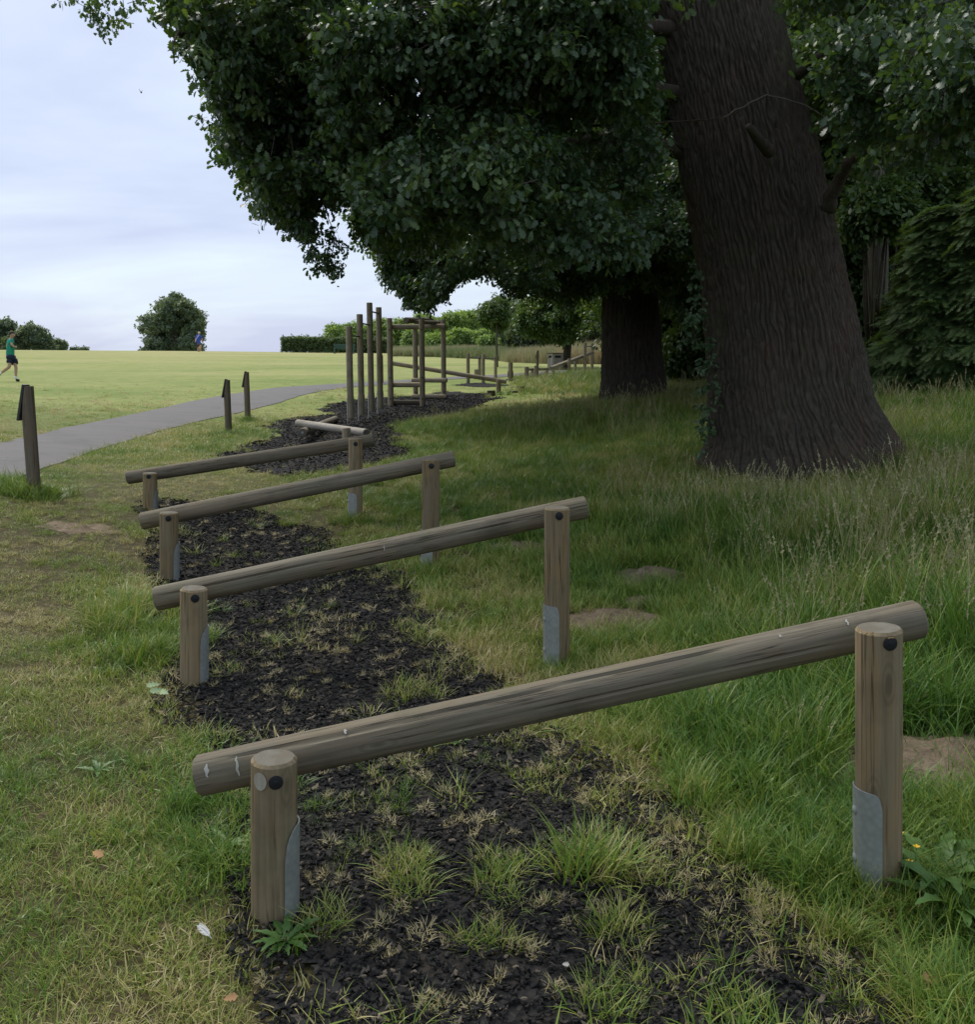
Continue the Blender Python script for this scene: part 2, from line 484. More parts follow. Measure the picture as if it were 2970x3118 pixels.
M_STRAW = grass_mat('straw_blade', [(0.0, (0.22, 0.22, 0.08)), (0.4, (0.38, 0.33, 0.15)), (0.8, (0.52, 0.43, 0.25))], 0.25)
M_SEED = grass_mat('seed_head', [(0.0, (0.20, 0.22, 0.09)), (0.5, (0.30, 0.29, 0.14)), (1.0, (0.40, 0.34, 0.2))], 0.25)
M_MEADOW = grass_mat('meadow_blade', [(0.1, (0.16, 0.21, 0.08)), (0.4, (0.27, 0.28, 0.14)), (0.65, (0.38, 0.31, 0.18)), (0.9, (0.38, 0.27, 0.16))], 0.3, 1.0)

def ground_mat():
    m, nt, b = newmat('park_ground', 0.95, 0.1)
    f, g = lawn_noise(nt)
    sp = N(nt, 'ShaderNodeSeparateXYZ', Vector=g.outputs['Position'])
    fine = N(nt, 'ShaderNodeTexNoise', Vector=N(nt, 'ShaderNodeMapping', Vector=g.outputs['Position'], Scale=(1, 1, 0)).outputs[0], Scale=7.0, Detail=6.0, Roughness=0.75)
    t = math_(nt, 'ADD', math_(nt, 'MULTIPLY', math_(nt, 'SUBTRACT', f, 0.5), 1.3), math_(nt, 'MULTIPLY', math_(nt, 'SUBTRACT', fine.outputs[0], 0.5), 0.7))
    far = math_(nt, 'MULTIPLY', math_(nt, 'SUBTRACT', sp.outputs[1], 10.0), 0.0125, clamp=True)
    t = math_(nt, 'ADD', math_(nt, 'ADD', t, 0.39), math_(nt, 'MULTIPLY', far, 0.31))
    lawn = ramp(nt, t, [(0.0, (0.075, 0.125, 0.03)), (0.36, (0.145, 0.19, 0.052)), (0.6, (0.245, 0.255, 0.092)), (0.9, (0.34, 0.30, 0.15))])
    soiln = N(nt, 'ShaderNodeTexNoise', Vector=g.outputs['Position'], Scale=22.0, Detail=6.0, Roughness=0.7)
    soil = ramp(nt, soiln.outputs[0], [(0.3, (0.03, 0.027, 0.013)), (0.52, (0.065, 0.055, 0.026)), (0.75, (0.15, 0.12, 0.065))])
    near = math_(nt, 'MULTIPLY', math_(nt, 'SUBTRACT', 24.0, sp.outputs[1]), 0.062, clamp=True)
    nt.links.new(mix(nt, near, lawn, soil), b.inputs['Base Color'])
    bump(nt, b, soiln.outputs[0], 0.6, 0.02)
    return m
M_GROUND = ground_mat()
def path_mat():
    m, nt, b = newmat('tarmac_path', 0.9, 0.2)
    g = N(nt, 'ShaderNodeNewGeometry')
    a = N(nt, 'ShaderNodeTexNoise', Vector=g.outputs['Position'], Scale=120.0, Detail=3.0)
    w = N(nt, 'ShaderNodeTexNoise', Vector=N(nt, 'ShaderNodeMapping', Vector=g.outputs['Position'], Rotation=(0, 0, R(-38)), Scale=(0.5, 2.5, 1)).outputs[0], Scale=1.0, Detail=5.0, Roughness=0.65)
    c = mix(nt, a.outputs[0], (0.085, 0.081, 0.080), (0.165, 0.156, 0.154))
    c = mix(nt, ramp(nt, w.outputs[0], [(0.4, 0), (0.7, 0.55)]), c, (0.165, 0.148, 0.138))
    pt = N(nt, 'ShaderNodeTexNoise', Vector=g.outputs['Position'], Scale=0.9, Detail=6.0, Roughness=0.7)
    c = mix(nt, ramp(nt, pt.outputs[0], [(0.55, 0), (0.62, 0.45)]), c, (0.09, 0.085, 0.085))
    vo = N(nt, 'ShaderNodeTexVoronoi', Vector=g.outputs['Position'], Scale=2.6)
    c = mix(nt, ramp(nt, vo.outputs['Distance'], [(0.05, 0.8), (0.075, 0)]), c, (0.05, 0.04, 0.03))
    nt.links.new(c, b.inputs['Base Color'])
    bump(nt, b, a.outputs[0], 0.5, 0.004)
    return m
M_PATH = path_mat()
def mulch_mat():
    m, nt, b = newmat('rubber_mulch', 0.95, 0.1)
    g = N(nt, 'ShaderNodeNewGeometry')
    v = N(nt, 'ShaderNodeTexVoronoi', Vector=g.outputs['Position'], Scale=38.0)
    n = N(nt, 'ShaderNodeTexNoise', Vector=g.outputs['Position'], Scale=4.0, Detail=5.0)
    c = mix(nt, v.outputs['Color'], (0.010, 0.010, 0.010), (0.035, 0.033, 0.032))
    c = mix(nt, ramp(nt, n.outputs[0], [(0.5, 0), (0.75, 0.5)]), c, (0.06, 0.048, 0.034))
    nt.links.new(c, b.inputs['Base Color'])
    bump(nt, b, v.outputs['Distance'], 1.0, 0.02)
    return m
M_MULCH = mulch_mat()
def chip_mat():
    m, nt, b = newmat('mulch_chip', 0.85, 0.12)
    oi = N(nt, 'ShaderNodeObjectInfo')
    c = ramp(nt, oi.outputs['Random'], [(0.0, (0.008, 0.0078, 0.0076)), (0.6, (0.018, 0.0175, 0.017)), (0.88, (0.038, 0.035, 0.032)), (0.95, (0.085, 0.072, 0.056)), (1.0, (0.15, 0.12, 0.085))])
    nt.links.new(c, b.inputs['Base Color'])
    return m
M_CHIP = chip_mat()
def earth_mat():
    m, nt, b = newmat('bare_earth', 0.95, 0.1)
    g = N(nt, 'ShaderNodeNewGeometry')
    n = N(nt, 'ShaderNodeTexNoise', Vector=g.outputs['Position'], Scale=9.0, Detail=7.0, Roughness=0.7)
    v = N(nt, 'ShaderNodeTexNoise', Vector=g.outputs['Position'], Scale=60.0, Detail=3.0)
    c = ramp(nt, n.outputs[0], [(0.3, (0.095, 0.068, 0.046)), (0.55, (0.17, 0.128, 0.09)), (0.75, (0.26, 0.205, 0.15))])
    nt.links.new(c, b.inputs['Base Color'])
    bump(nt, b, math_(nt, 'ADD', n.outputs[0], math_(nt, 'MULTIPLY', v.outputs[0], 0.3)), 0.8, 0.03)
    return m
M_EARTH = earth_mat()

# ================================================================== GROUND, PATH, MULCH
def axis(fine0, fine1, step, far0, far1, g=1.22):
    a = list(np.arange(fine0, fine1 + 1e-6, step))
    s, x = step, fine1
    while x < far1:
        s *= g; x += s; a.append(x)
    s, x = step, fine0
    b = []
    while x > far0:
        s *= g; x -= s; b.append(x)
    return np.array(b[::-1] + a)
gx = axis(-13, 13, 0.25, -900, 900)
gy = axis(-4, 34, 0.25, -60, 1500, 1.12)
X, Y = np.meshgrid(gx, gy)
Z = H(X, Y)
nx, ny = len(gx), len(gy)
vs = np.stack([X, Y, Z], -1).reshape(-1, 3)
ii = (np.arange(ny - 1)[:, None] * nx + np.arange(nx - 1)[None, :]).ravel()
fs = np.stack([ii, ii + 1, ii + nx + 1, ii + nx], -1)
ground = np_mesh('ground', vs, fs, M_GROUND)
ground['kind'] = 'structure'

def world_poly(px): return [tuple(ground_hit(*p)[:2]) for p in px]
def arclen(poly):
    d = [0]
    for a, b in zip(poly[:-1], poly[1:]): d.append(d[-1] + math.dist(a, b))
    return np.array(d)
def resample(poly, n):
    d = arclen(poly); p = np.array(poly)
    t = np.linspace(0, d[-1], n)
    return np.stack([np.interp(t, d, p[:, 0]), np.interp(t, d, p[:, 1])], -1)
PLOW = [(0, 1468), (81, 1447), (128, 1430), (205, 1404), (298, 1368), (384, 1345), (469, 1319), (597, 1285), (682, 1268), (797, 1242),
        (840, 1229), (907, 1208), (973, 1192), (1053, 1181), (1168, 1172), (1261, 1163), (1364, 1156), (1524, 1149), (1620, 1143), (1760, 1134)]
PUP = [(0, 1351), (85, 1332), (171, 1310), (298, 1285), (426, 1259), (554, 1229), (682, 1204), (797, 1187), (840, 1181), (947, 1174),
       (1053, 1168), (1133, 1163), (1256, 1156), (1396, 1147), (1511, 1142), (1594, 1136), (1700, 1128)]
lo, up = world_poly(PLOW), world_poly(PUP)
def ext(poly, L):
    a, b = np.array(poly[0]), np.array(poly[2])
    d = (a - b) / np.linalg.norm(a - b)
    return [tuple(a + d * L)] + poly
lo, up = ext(lo, 8), ext(up, 8)
a, b = resample(lo, 160), resample(up, 160)
for q in (a, b):
    for _ in range(3): q[1:-1] = (q[:-2] + q[1:-1] * 2 + q[2:]) / 4
wob = lambda q, s: (fbm(q[:, 0] * 1.2, q[:, 1] * 1.2, 0, s) - 0.5)[:, None] * 0.14
a = a + wob(a, 3); b = b + wob(b, 4)
K = 9
pv = np.concatenate([a + (b - a) * k / (K - 1) for k in range(K)])
crown_ = np.repeat([0.03 * (1 - (2 * k / (K - 1) - 1) ** 2) for k in range(K)], 160)
pz = H(pv[:, 0], pv[:, 1]) + 0.012 + crown_
ii = (np.arange(K - 1)[:, None] * 160 + np.arange(159)[None, :]).ravel()
pathob = np_mesh('path', np.column_stack([pv, pz]), np.stack([ii, ii + 1, ii + 161, ii + 160], -1), M_PATH)
pathob['kind'] = 'structure'
PATHPOLY = [tuple(p) for p in a] + [tuple(p) for p in b[::-1]]

BED1 = [(840, 3400), (807, 3118), (930, 2900), (890, 2800), (756, 2690), (650, 2560), (600, 2400), (600, 2270), (535, 2113), (500, 2045), (470, 1905),
        (450, 1754), (425, 1682), (430, 1614), (384, 1536), (520, 1520), (700, 1545), (900, 1590), (1080, 1660), (1180, 1750), (1300, 1850), (1450, 1990),
        (1560, 2080), (1750, 2260), (1980, 2420), (2180, 2580), (2300, 2700), (2480, 2850), (2760, 2990), (2900, 3200), (2900, 3400)]
BED2 = [(663, 1391), (708, 1375), (798, 1340), (842, 1323), (800, 1301), (842, 1279), (920, 1270), (1010, 1262), (982, 1245), (1022, 1228), (1053, 1222),
        (1170, 1211), (1262, 1206), (1364, 1192), (1473, 1198), (1524, 1214), (1479, 1232), (1421, 1252), (1332, 1277), (1256, 1282), (1194, 1317),
        (1223, 1323), (1268, 1374), (1223, 1400), (1133, 1425), (910, 1452), (770, 1440), (686, 1400)]
BED3 = [(1367, 1172), (1450, 1165), (1568, 1174), (1500, 1180), (1420, 1180)]
BED4 = [(1514, 1157), (1590, 1152), (1671, 1147), (1740, 1146), (1660, 1158), (1560, 1164)]
def sheet(name, pxpoly, mat, lift, step, amp, seed):
    poly = world_poly(pxpoly)
    pl = resample(poly + [poly[0]], 400)
    pa = np.array(pl)
    x0, y0 = pa.min(0) - 0.5; x1, y1 = pa.max(0) + 0.5
    xs, ys = np.arange(x0, x1, step), np.arange(y0, y1, step)
    XX, YY = np.meshgrid(xs, ys)
    wx = (fbm(XX * 1.7, YY * 1.7, 0, seed) - 0.5) * amp + (fbm(XX * 6, YY * 6, 0, seed + 9) - 0.5) * amp * 0.5
    wy = (fbm(XX * 1.7, YY * 1.7, 5.5, seed) - 0.5) * amp + (fbm(XX * 6, YY * 6, 5.5, seed + 9) - 0.5) * amp * 0.5
    ok = inside((XX + wx).ravel(), (YY + wy).ravel(), poly).reshape(XX.shape)
    ZZ = H(XX, YY) + lift + (fbm(XX * 5, YY * 5, 0, seed + 20) - 0.5) * 0.012
    n = len(xs)
    fo = ok[:-1, :-1] & ok[1:, :-1] & ok[:-1, 1:] & ok[1:, 1:]
    r, c = np.where(fo)
    i = r * n + c
    F = np.stack([i, i + 1, i + n + 1, i + n], -1)
    used, inv = np.unique(F, return_inverse=True)
    V = np.stack([XX.ravel(), YY.ravel(), ZZ.ravel()], -1)[used]
    o = np_mesh(name, V, inv.reshape(F.shape), mat)
    o['kind'] = 'structure'
    return poly
bed1 = sheet('mulch_bed', BED1, M_MULCH, 0.014, 0.06, 0.5, 11)
bed2 = sheet('mulch_bed', BED2, M_MULCH, 0.014, 0.10, 0.6, 12)
bed3 = sheet('mulch_bed', BED3, M_MULCH, 0.014, 0.15, 0.4, 13)
bed4 = sheet('mulch_bed', BED4, M_MULCH, 0.014, 0.15, 0.4, 14)
BEDS = [bed1, bed2, bed3, bed4]
def in_bed(x, y, amp=0.35):
    wx = (fbm(x * 1.7, y * 1.7, 0, 31) - 0.5) * amp
    wy = (fbm(x * 1.7, y * 1.7, 5.5, 31) - 0.5) * amp
    r = np.zeros(len(x), bool)
    for b_ in BEDS: r |= inside(x + wx, y + wy, b_)
    return r

# bare earth mounds
MOUNDS = [((1860, 1905), 0.38, 0.28, 0.09), ((2870, 2350), 0.52, 0.36, 0.15), ((2210, 2115), 0.26, 0.17, 0.07), ((1990, 1757), 0.30, 0.22, 0.08),
          ((1590, 1668), 0.30, 0.22, 0.05), ((225, 1608), 0.30, 0.16, 0.012), ((1960, 1835), 0.16, 0.10, 0.05)]
mound_w = []
for k, (pp, rx, ry, hh) in enumerate(MOUNDS):
    c = ground_hit(*pp)
    mound_w.append((c.x, c.y, rx, ry))
    nr, nt_ = 22, 64
    V, Fq = [], []
    for i in range(nr + 1):
        q = i / nr
        for j in range(nt_):
            t = 2 * math.pi * j / nt_
            rr = q * (1.15 + 0.3 * math.sin(3 * t + k) * math.cos(2 * t + 2 * k))
            x, y = c.x + rx * rr * math.cos(t), c.y + ry * rr * math.sin(t)
            V.append((x, y, hh * .7 * (0.5 + 0.5 * math.cos(math.pi * min(q, 1)))))
    V = np.array(V)
    V[:, 2] = H(V[:, 0], V[:, 1]) + V[:, 2] * (0.75 + 0.5 * fbm(V[:, 0] * 7, V[:, 1] * 7, 0, 40 + k)) + (fbm(V[:, 0] * 25, V[:, 1] * 25, 0, k) - 0.5) * 0.032 + 0.006
    V[-nt_:, 2] = H(V[-nt_:, 0], V[-nt_:, 1]) - 0.02
    for i in range(nr):
        for j in range(nt_):
            j2 = (j + 1) % nt_
            Fq.append((i * nt_ + j, i * nt_ + j2, (i + 1) * nt_ + j2, (i + 1) * nt_ + j)[::-1])
    o = np_mesh('earth_mound', V, [f[::-1] for f in Fq], M_EARTH)
    o['kind'] = 'structure'

# ================================================================== SCATTER (geometry nodes; for stuff and crowns only)
def src_collection(name, objs):
    c = bpy.data.collections.new(name)
    for i, o in enumerate(objs):
        c.objects.link(o)
    return c
def src(name, mb, mats, i):
    me = bpy.data.meshes.new(name)
    me.from_pydata(mb.v, [], mb.f)
    for m in (mats if isinstance(mats, (list, tuple)) else [mats]): me.materials.append(m)
    if any(mb.m): me.polygons.foreach_set('material_index', mb.m)
    me.polygons.foreach_set('use_smooth', [True] * len(me.polygons))
    me.update()
    return bpy.data.objects.new('%s_%02d' % (name, i), me)
_gn = {}
def gn_tree(coll):
    if coll.name in _gn: return _gn[coll.name]
    nt = bpy.data.node_groups.new('scatter_' + coll.name, 'GeometryNodeTree')
    nt.interface.new_socket('Geometry', in_out='INPUT', socket_type='NodeSocketGeometry')
    nt.interface.new_socket('Geometry', in_out='OUTPUT', socket_type='NodeSocketGeometry')
    gi, go = nt.nodes.new('NodeGroupInput'), nt.nodes.new('NodeGroupOutput')
    iop = nt.nodes.new('GeometryNodeInstanceOnPoints')
    ci = nt.nodes.new('GeometryNodeCollectionInfo')
    ci.inputs['Collection'].default_value = coll
    ci.inputs['Separate Children'].default_value = True
    ci.inputs['Reset Children'].default_value = True
    iop.inputs['Pick Instance'].default_value = True
    def attr(nm, typ):
        n = nt.nodes.new('GeometryNodeInputNamedAttribute')
        n.data_type = typ
        n.inputs['Name'].default_value = nm
        return [s for s in n.outputs if s.enabled][0]
    nt.links.new(gi.outputs[0], iop.inputs['Points'])
    nt.links.new(ci.outputs[0], iop.inputs['Instance'])
    nt.links.new(attr('idx', 'INT'), iop.inputs['Instance Index'])
    e2r = nt.nodes.new('FunctionNodeEulerToRotation')
    nt.links.new(attr('rot', 'FLOAT_VECTOR'), e2r.inputs[0])
    nt.links.new(e2r.outputs[0], iop.inputs['Rotation'])
    nt.links.new(attr('scl', 'FLOAT'), iop.inputs['Scale'])
    nt.links.new(iop.outputs[0], go.inputs[0])
    _gn[coll.name] = nt
    return nt
def scatter(name, pts, rot, scl, idx, coll, dry=None, parent=None, kind='stuff'):
    pts = np.asarray(pts, float)
    n = len(pts)
    off = np.array(wloc(parent)) if parent is not None else np.zeros(3)
    me = bpy.data.meshes.new(name)
    me.vertices.add(n)
    me.vertices.foreach_set('co', (pts - off).astype(np.float32).ravel())
    for nm, typ, arr, key in (('rot', 'FLOAT_VECTOR', rot, 'vector'), ('scl', 'FLOAT', scl, 'value'), ('idx', 'INT', idx, 'value'),
                              ('dry', 'FLOAT', np.zeros(n) if dry is None else dry, 'value')):
        at = me.attributes.new(nm, typ, 'POINT')
        a_ = np.ascontiguousarray(arr, dtype=np.int32 if typ == 'INT' else np.float32).ravel()
        at.data.foreach_set(key, a_)
    me.update()
    o = bpy.data.objects.new(name, me)
    COL.objects.link(o)
    if parent is not None: o.parent = parent
    md = o.modifiers.new('scatter', 'NODES')
    md.node_group = gn_tree(coll)
    if kind: o['kind'] = kind
    return o

# ---- grass clumps
def blade(mb, base, az, lean, L, w, seg=3, curl=0.6, m=0):
    d = Vector((math.cos(az), math.sin(az), 0)); s = Vector((-d.y, d.x, 0))
    v, f = [], []
    p = Vector(base); ang = lean
    for i in range(seg + 1):
        q = i / seg
        ww = w * (1 - q ** 1.6) * 0.5
        if i < seg:
            v += [p - s * ww, p + s * ww]
        else:
            v.append(p.copy())
        p = p + (d * math.sin(ang) + Vector((0, 0, 1)) * math.cos(ang)) * (L / seg)
        ang += curl / seg
    for i in range(seg - 1):
        f.append((2 * i, 2 * i + 1, 2 * i + 3, 2 * i + 2))
    f.append((2 * seg - 2, 2 * seg - 1, 2 * seg))
    mb.add(v, f, m)
rr = random.Random(3)
def clump(n, rad, L, w, lean=(0.1, 0.9), curl=(0.2, 1.2), seg=3, m=0):
    mb = MB()
    for _ in range(n):
        a, q = rr.uniform(0, 6.283), rad * math.sqrt(rr.random())
        blade(mb, (q * math.cos(a), q * math.sin(a), -0.01), rr.uniform(0, 6.283) if rr.random() < .5 else a + rr.gauss(0, .6), rr.uniform(*lean),
              L * rr.uniform(0.5, 1.15), w * rr.uniform(0.7, 1.3), seg, rr.uniform(*curl), m)
    return mb
def seedstalks(n, rad, L, m_stem=0, m_head=1):
    mb = MB()
    for _ in range(n):
        a, q = rr.uniform(0, 6.283), rad * math.sqrt(rr.random())
        az, lean = rr.uniform(0, 6.283), rr.uniform(0.02, 0.3)
        d = Vector((math.cos(az), math.sin(az), 0))
        p = Vector((q * math.cos(a), q * math.sin(a), 0))
        l = L * rr.uniform(0.7, 1.2)
        pts = []
        ang = lean
        for i in range(6):
            pts.append(p.copy())
            p = p + (d * math.sin(ang) + Vector((0, 0, 1)) * math.cos(ang)) * (l / 5)
            ang += rr.uniform(0.02, 0.14)
        s = Vector((-d.y, d.x, 0))
        for i in range(5):
            w = 0.0014
            mb.add([pts[i] - s * w, pts[i] + s * w, pts[i + 1] + s * w, pts[i + 1] - s * w], [(0, 1, 2, 3)], m_stem)
        hd = (pts[5] - pts[4]).normalized()
        for k in range(9):
            c = pts[5] + hd * (-0.055 + k * 0.0095) * (L / .6)
            az2 = k * 2.4
            o_ = (s * math.cos(az2) + hd.cross(s) * math.sin(az2))
            ll = 0.016 * (1 - k / 12)
            mb.add([c, c + o_ * ll + hd * 0.006, c + hd * 0.022, c - o_ * ll * .3 + hd * 0.008], [(0, 1, 2), (0, 2, 3)], m_head)
    return mb
objs = []
# 0-3 mown lawn, 4-6 medium, 7-9 tall, 10-11 tall with seed heads, 12-13 straw splats, 14 wispy
for i in range(4): objs.append(src('grass', clump(64, 0.075, 0.050, 0.0028, (0.2, 1.25), (0.2, 1.3)), M_GRASS, i))
for i in range(3): objs.append(src('grass', clump(46, 0.08, 0.17, 0.0052, (0.1, 0.9), (0.3, 1.5), 4), M_GRASS, 4 + i))
for i in range(3): objs.append(src('grass', clump(42, 0.10, 0.42, 0.0078, (0.05, 0.6), (0.3, 1.7), 5), M_GRASS, 7 + i))
for i in range(2):
    mb = seedstalks(9, 0.14, 0.6)
    objs.append(src('grass', mb, [M_STRAW, M_SEED], 10 + i))
for i in range(2): objs.append(src('grass', clump(70, 0.032, 0.036, 0.0019, (0.5, 1.5), (0.0, 1.2)), M_STRAW, 12 + i))
objs.append(src('grass', clump(16, 0.03, 0.15, 0.0024, (0.2, 1.2), (0.2, 1.0), 4), M_STRAW, 14))
objs.append(src('grass', clump(34, 0.035, 0.12, 0.003, (0.25, 1.2), (0.2, 1.0), 4), M_GRASS, 15))
C_GRASS = src_collection('grass_source', objs)

# grass height control points (pixel, height m, dryness)
HC = [((100, 2000), .05, .40), ((300, 2700), .07, .42), ((60, 3000), .06, .42), ((100, 1700), .045, .50), ((600, 1480), .04, .52), ((300, 2250), .055, .46), ((700, 2600), .10, .30),
      ((500, 2900), .06, .50), ((700, 3000), .05, .58), ((380, 1900), .14, .44), ((440, 2010), .12, .40), ((330, 2120), .06, .60), ((150, 2450), .06, .40), ((60, 1480), .05, .36),
      ((430, 2420), .09, .35), ((600, 2480), .10, .25), ((80, 1900), .04, .62), ((250, 2600), .06, .42),
      ((1000, 1600), .05, .5), ((1200, 1750), .07, .52), ((1300, 1650), .09, .36), ((1500, 1800), .09, .34), ((1400, 2000), .08, .52), ((1700, 2200), .08, .56),
      ((2000, 2080), .14, .38), ((2200, 2400), .18, .32), ((2000, 2600), .06, .64), ((2300, 2750), .08, .56), ((2500, 2900), .09, .55), ((2850, 2620), .20, .25),
      ((2900, 2900), .14, .38), ((1500, 2150), .06, .58), ((1900, 2400), .06, .68), ((2500, 2600), .13, .42), ((2450, 2480), .16, .38), ((1540, 1222), .06, .5), ((1490, 1222), .06, .5), ((1600, 1206), .07, .5), ((1560, 1240), .12, .5),
      ((1600, 1400), .15, .36), ((1450, 1300), .22, .4), ((1800, 1300), .34, .46), ((2000, 1600), .27, .33), ((2300, 1600), .36, .4), ((2600, 1700), .45, .42),
      ((2900, 1600), .48, .48), ((2900, 2000), .48, .38), ((2500, 2050), .36, .26), ((2400, 2250), .30, .2), ((2750, 2200), .42, .2), ((1900, 1850), .12, .34), ((1750, 1650), .16, .34),
      ((2900, 1350), .30, .42), ((2100, 1250), .34, .5), ((1600, 1200), .25, .5), ((900, 1250), .05, .42), ((1400, 1190), .07, .42), ((300, 1500), .04, .5), ((1250, 1340), .12, .42),
      ((1230, 1450), .10, .36), ((1300, 1530), .12, .34), ((1750, 1180), .35, .5), ((1850, 1150), .4, .45), ((2750, 1260), .35, .45), ((700, 1220), .045, .42), ((200, 1290), .045, .48), ((2440, 1500), .14, .5), ((2700, 1520), .15, .5), ((2250, 1470), .15, .45), ((2850, 1470), .22, .5), ((300, 1120), .045, .5), ((800, 1120), .045, .5), ((-300, 1150), .045, .5), ((600, 1170), .045, .5), ((200, 1190), .045, .48), ((1000, 1140), .045, .5), ((1350, 1140), .05, .5)]
hcw = np.array([list(ground_hit(*p)[:2]) for p, _, _ in HC])
hcv = np.array([(h, d) for _, h, d in HC])
hq = warp(hcw[:, 0], hcw[:, 1])
def hfield(x, y):
    q = warp(x, y)
    out = np.empty((len(x), 2))
    for i in range(0, len(x), 20000):
        d2 = ((q[i:i + 20000, None, :] - hq[None]) ** 2).sum(-1)
        w = 1 / (d2 + 0.0006) ** 1.5
        out[i:i + 20000] = (w @ hcv) / w.sum(1, keepdims=True)
    return out[:, 0], out[:, 1]
def frustum_pts(y0, y1, dens, margin=1.0):
    n = int(dens * ((y1 - y0) * (1.10 * (y0 + y1) / 2 + 2 * margin)))
    y = rng.uniform(y0, y1, int(n * 1.5))
    wmax = 0.55 * y1 + margin
    x = rng.uniform(-1, 1, len(y)) * wmax
    k = np.abs(x) < 0.55 * y + margin
    n2 = int(dens * (2 * wmax) * (y1 - y0))
    y = rng.uniform(y0, y1, n2); x = rng.uniform(-1, 1, n2) * wmax
    k = np.abs(x) < 0.55 * y + margin
    return x[k], y[k]
def mound_mask(x, y, f=1.0):
    r = np.zeros(len(x), bool)
    for cx0, cy0, rx, ry in mound_w: r |= ((x - cx0) / (rx * f)) ** 2 + ((y - cy0) / (ry * f)) ** 2 < 1
    return r
TRUNKS = []   # (x, y, r) kept free of grass
for px_, py_, r_ in ((2440, 1440, 0.8), (1935, 1222, 0.75)):
    c_ = ground_hit(px_, py_); TRUNKS.append((c_.x, c_.y, r_))
def keep_ground(x, y):
    k = ~inside(x, y, PATHPOLY)
    k &= ~(mound_mask(x, y, 0.9) & (rng.random(len(x)) > 0.18))
    return k
G = {'p': [], 'r': [], 's': [], 'i': [], 'd': []}
def emit(x, y, hgt, nominal, idx, dry, tilt=0.12, dz=0.0):
    n = len(x)
    G['p'].append(np.column_stack([x, y, H(x, y) + dz]))
    G['r'].append(np.column_stack([rng.normal(0, tilt, n), rng.normal(0, tilt, n), rng.uniform(0, 6.283, n)]))
    G['s'].append(hgt / nominal * rng.uniform(0.75, 1.25, n))
    G['i'].append(idx); G['d'].append(dry)
for y0, y1, dens in ((1.1, 3.2, 430), (3.2, 5.5, 330), (5.5, 9, 220), (9, 14, 130), (14, 22, 70), (22, 36, 34)):
    x, y = frustum_pts(y0, y1, dens, 2.2 if y1 < 10 else 1.2)
    k = keep_ground(x, y); x, y = x[k], y[k]
    hgt, dry = hfield(x, y)
    bed = in_bed(x, y) & in_bed(x, y, 1.3)
    patch = fbm(x * 2.2, y * 2.2, 0, 50)
    patch2 = fbm(x * 7.0, y * 7.0, 0, 51)
    dry = dry + (patch - 0.5) * 0.85 + rng.normal(0, 0.07, len(x))
    hgt = hgt * (0.6 + 0.8 * patch2)
    # thin the sward in worn patches, leave the beds to the tuft pass
    dry = dry + np.where(hgt < 0.11, 0.05 + 0.15 * np.clip((y - 8) / 12, 0, 1) + 0.14 * np.clip((y - 18) / 12, 0, 1), -0.07)
    fade = np.clip((36 - y) / 20, 0.0, 1.0) ** 2
    k = (~bed) & (rng.random(len(x)) < np.maximum(fade, (hgt > 0.13) * (x > 1.0) * 1.0)) & (rng.random(len(x)) < np.where(hgt < 0.09, 0.62 + 0.6 * (patch2 - 0.35), 1.0))
    x, y, hgt, dry, patch2 = x[k], y[k], hgt[k], dry[k], patch2[k]
    grow = 1.0 if y1 < 6 else 1.0 + (y0 - 5) * 0.03
    sh = hgt < 0.105
    emit(x[sh], y[sh], hgt[sh] * grow, 0.055, rng.integers(0, 4, sh.sum()), dry[sh], 0.18)
    md = (hgt >= 0.105) & (hgt < 0.25)
    emit(x[md], y[md], hgt[md] * (1 + 0.4 * (grow - 1)), 0.17, rng.integers(4, 7, md.sum()), dry[md])
    tl = (hgt >= 0.25) & (rng.random(len(x)) < 0.55)
    emit(x[tl], y[tl], hgt[tl], 0.42, rng.integers(7, 10, tl.sum()), dry[tl])
    und = (hgt >= 0.25) & (rng.random(len(x)) < 0.35)
    emit(x[und], y[und], hgt[und] * 0.55, 0.17, rng.integers(4, 7, und.sum()), dry[und])
    st = (hgt >= 0.2) & (rng.random(len(x)) < (0.03 + 0.09 * (patch2[:] > 0.5)) * np.clip((y - 3.2) / 2.5, 0.05, 1))
    emit(x[st], y[st], hgt[st] + 0.10, 0.6, rng.integers(10, 12, st.sum()), np.full(st.sum(), 0.5), 0.10)
    sp_ = (hgt < 0.16) & (rng.random(len(x)) < 0.10)
    emit(x[sp_], y[sp_], np.full(sp_.sum(), 0.045), 0.05, rng.integers(12, 14, sp_.sum()), np.full(sp_.sum(), 0.4), 0.3)
    wi = (hgt < 0.2) & (hgt > 0.045) & (rng.random(len(x)) < 0.035)
    emit(x[wi], y[wi], np.full(wi.sum(), 0.13), 0.15, np.full(wi.sum(), 14), np.full(wi.sum(), 0.4), 0.3)
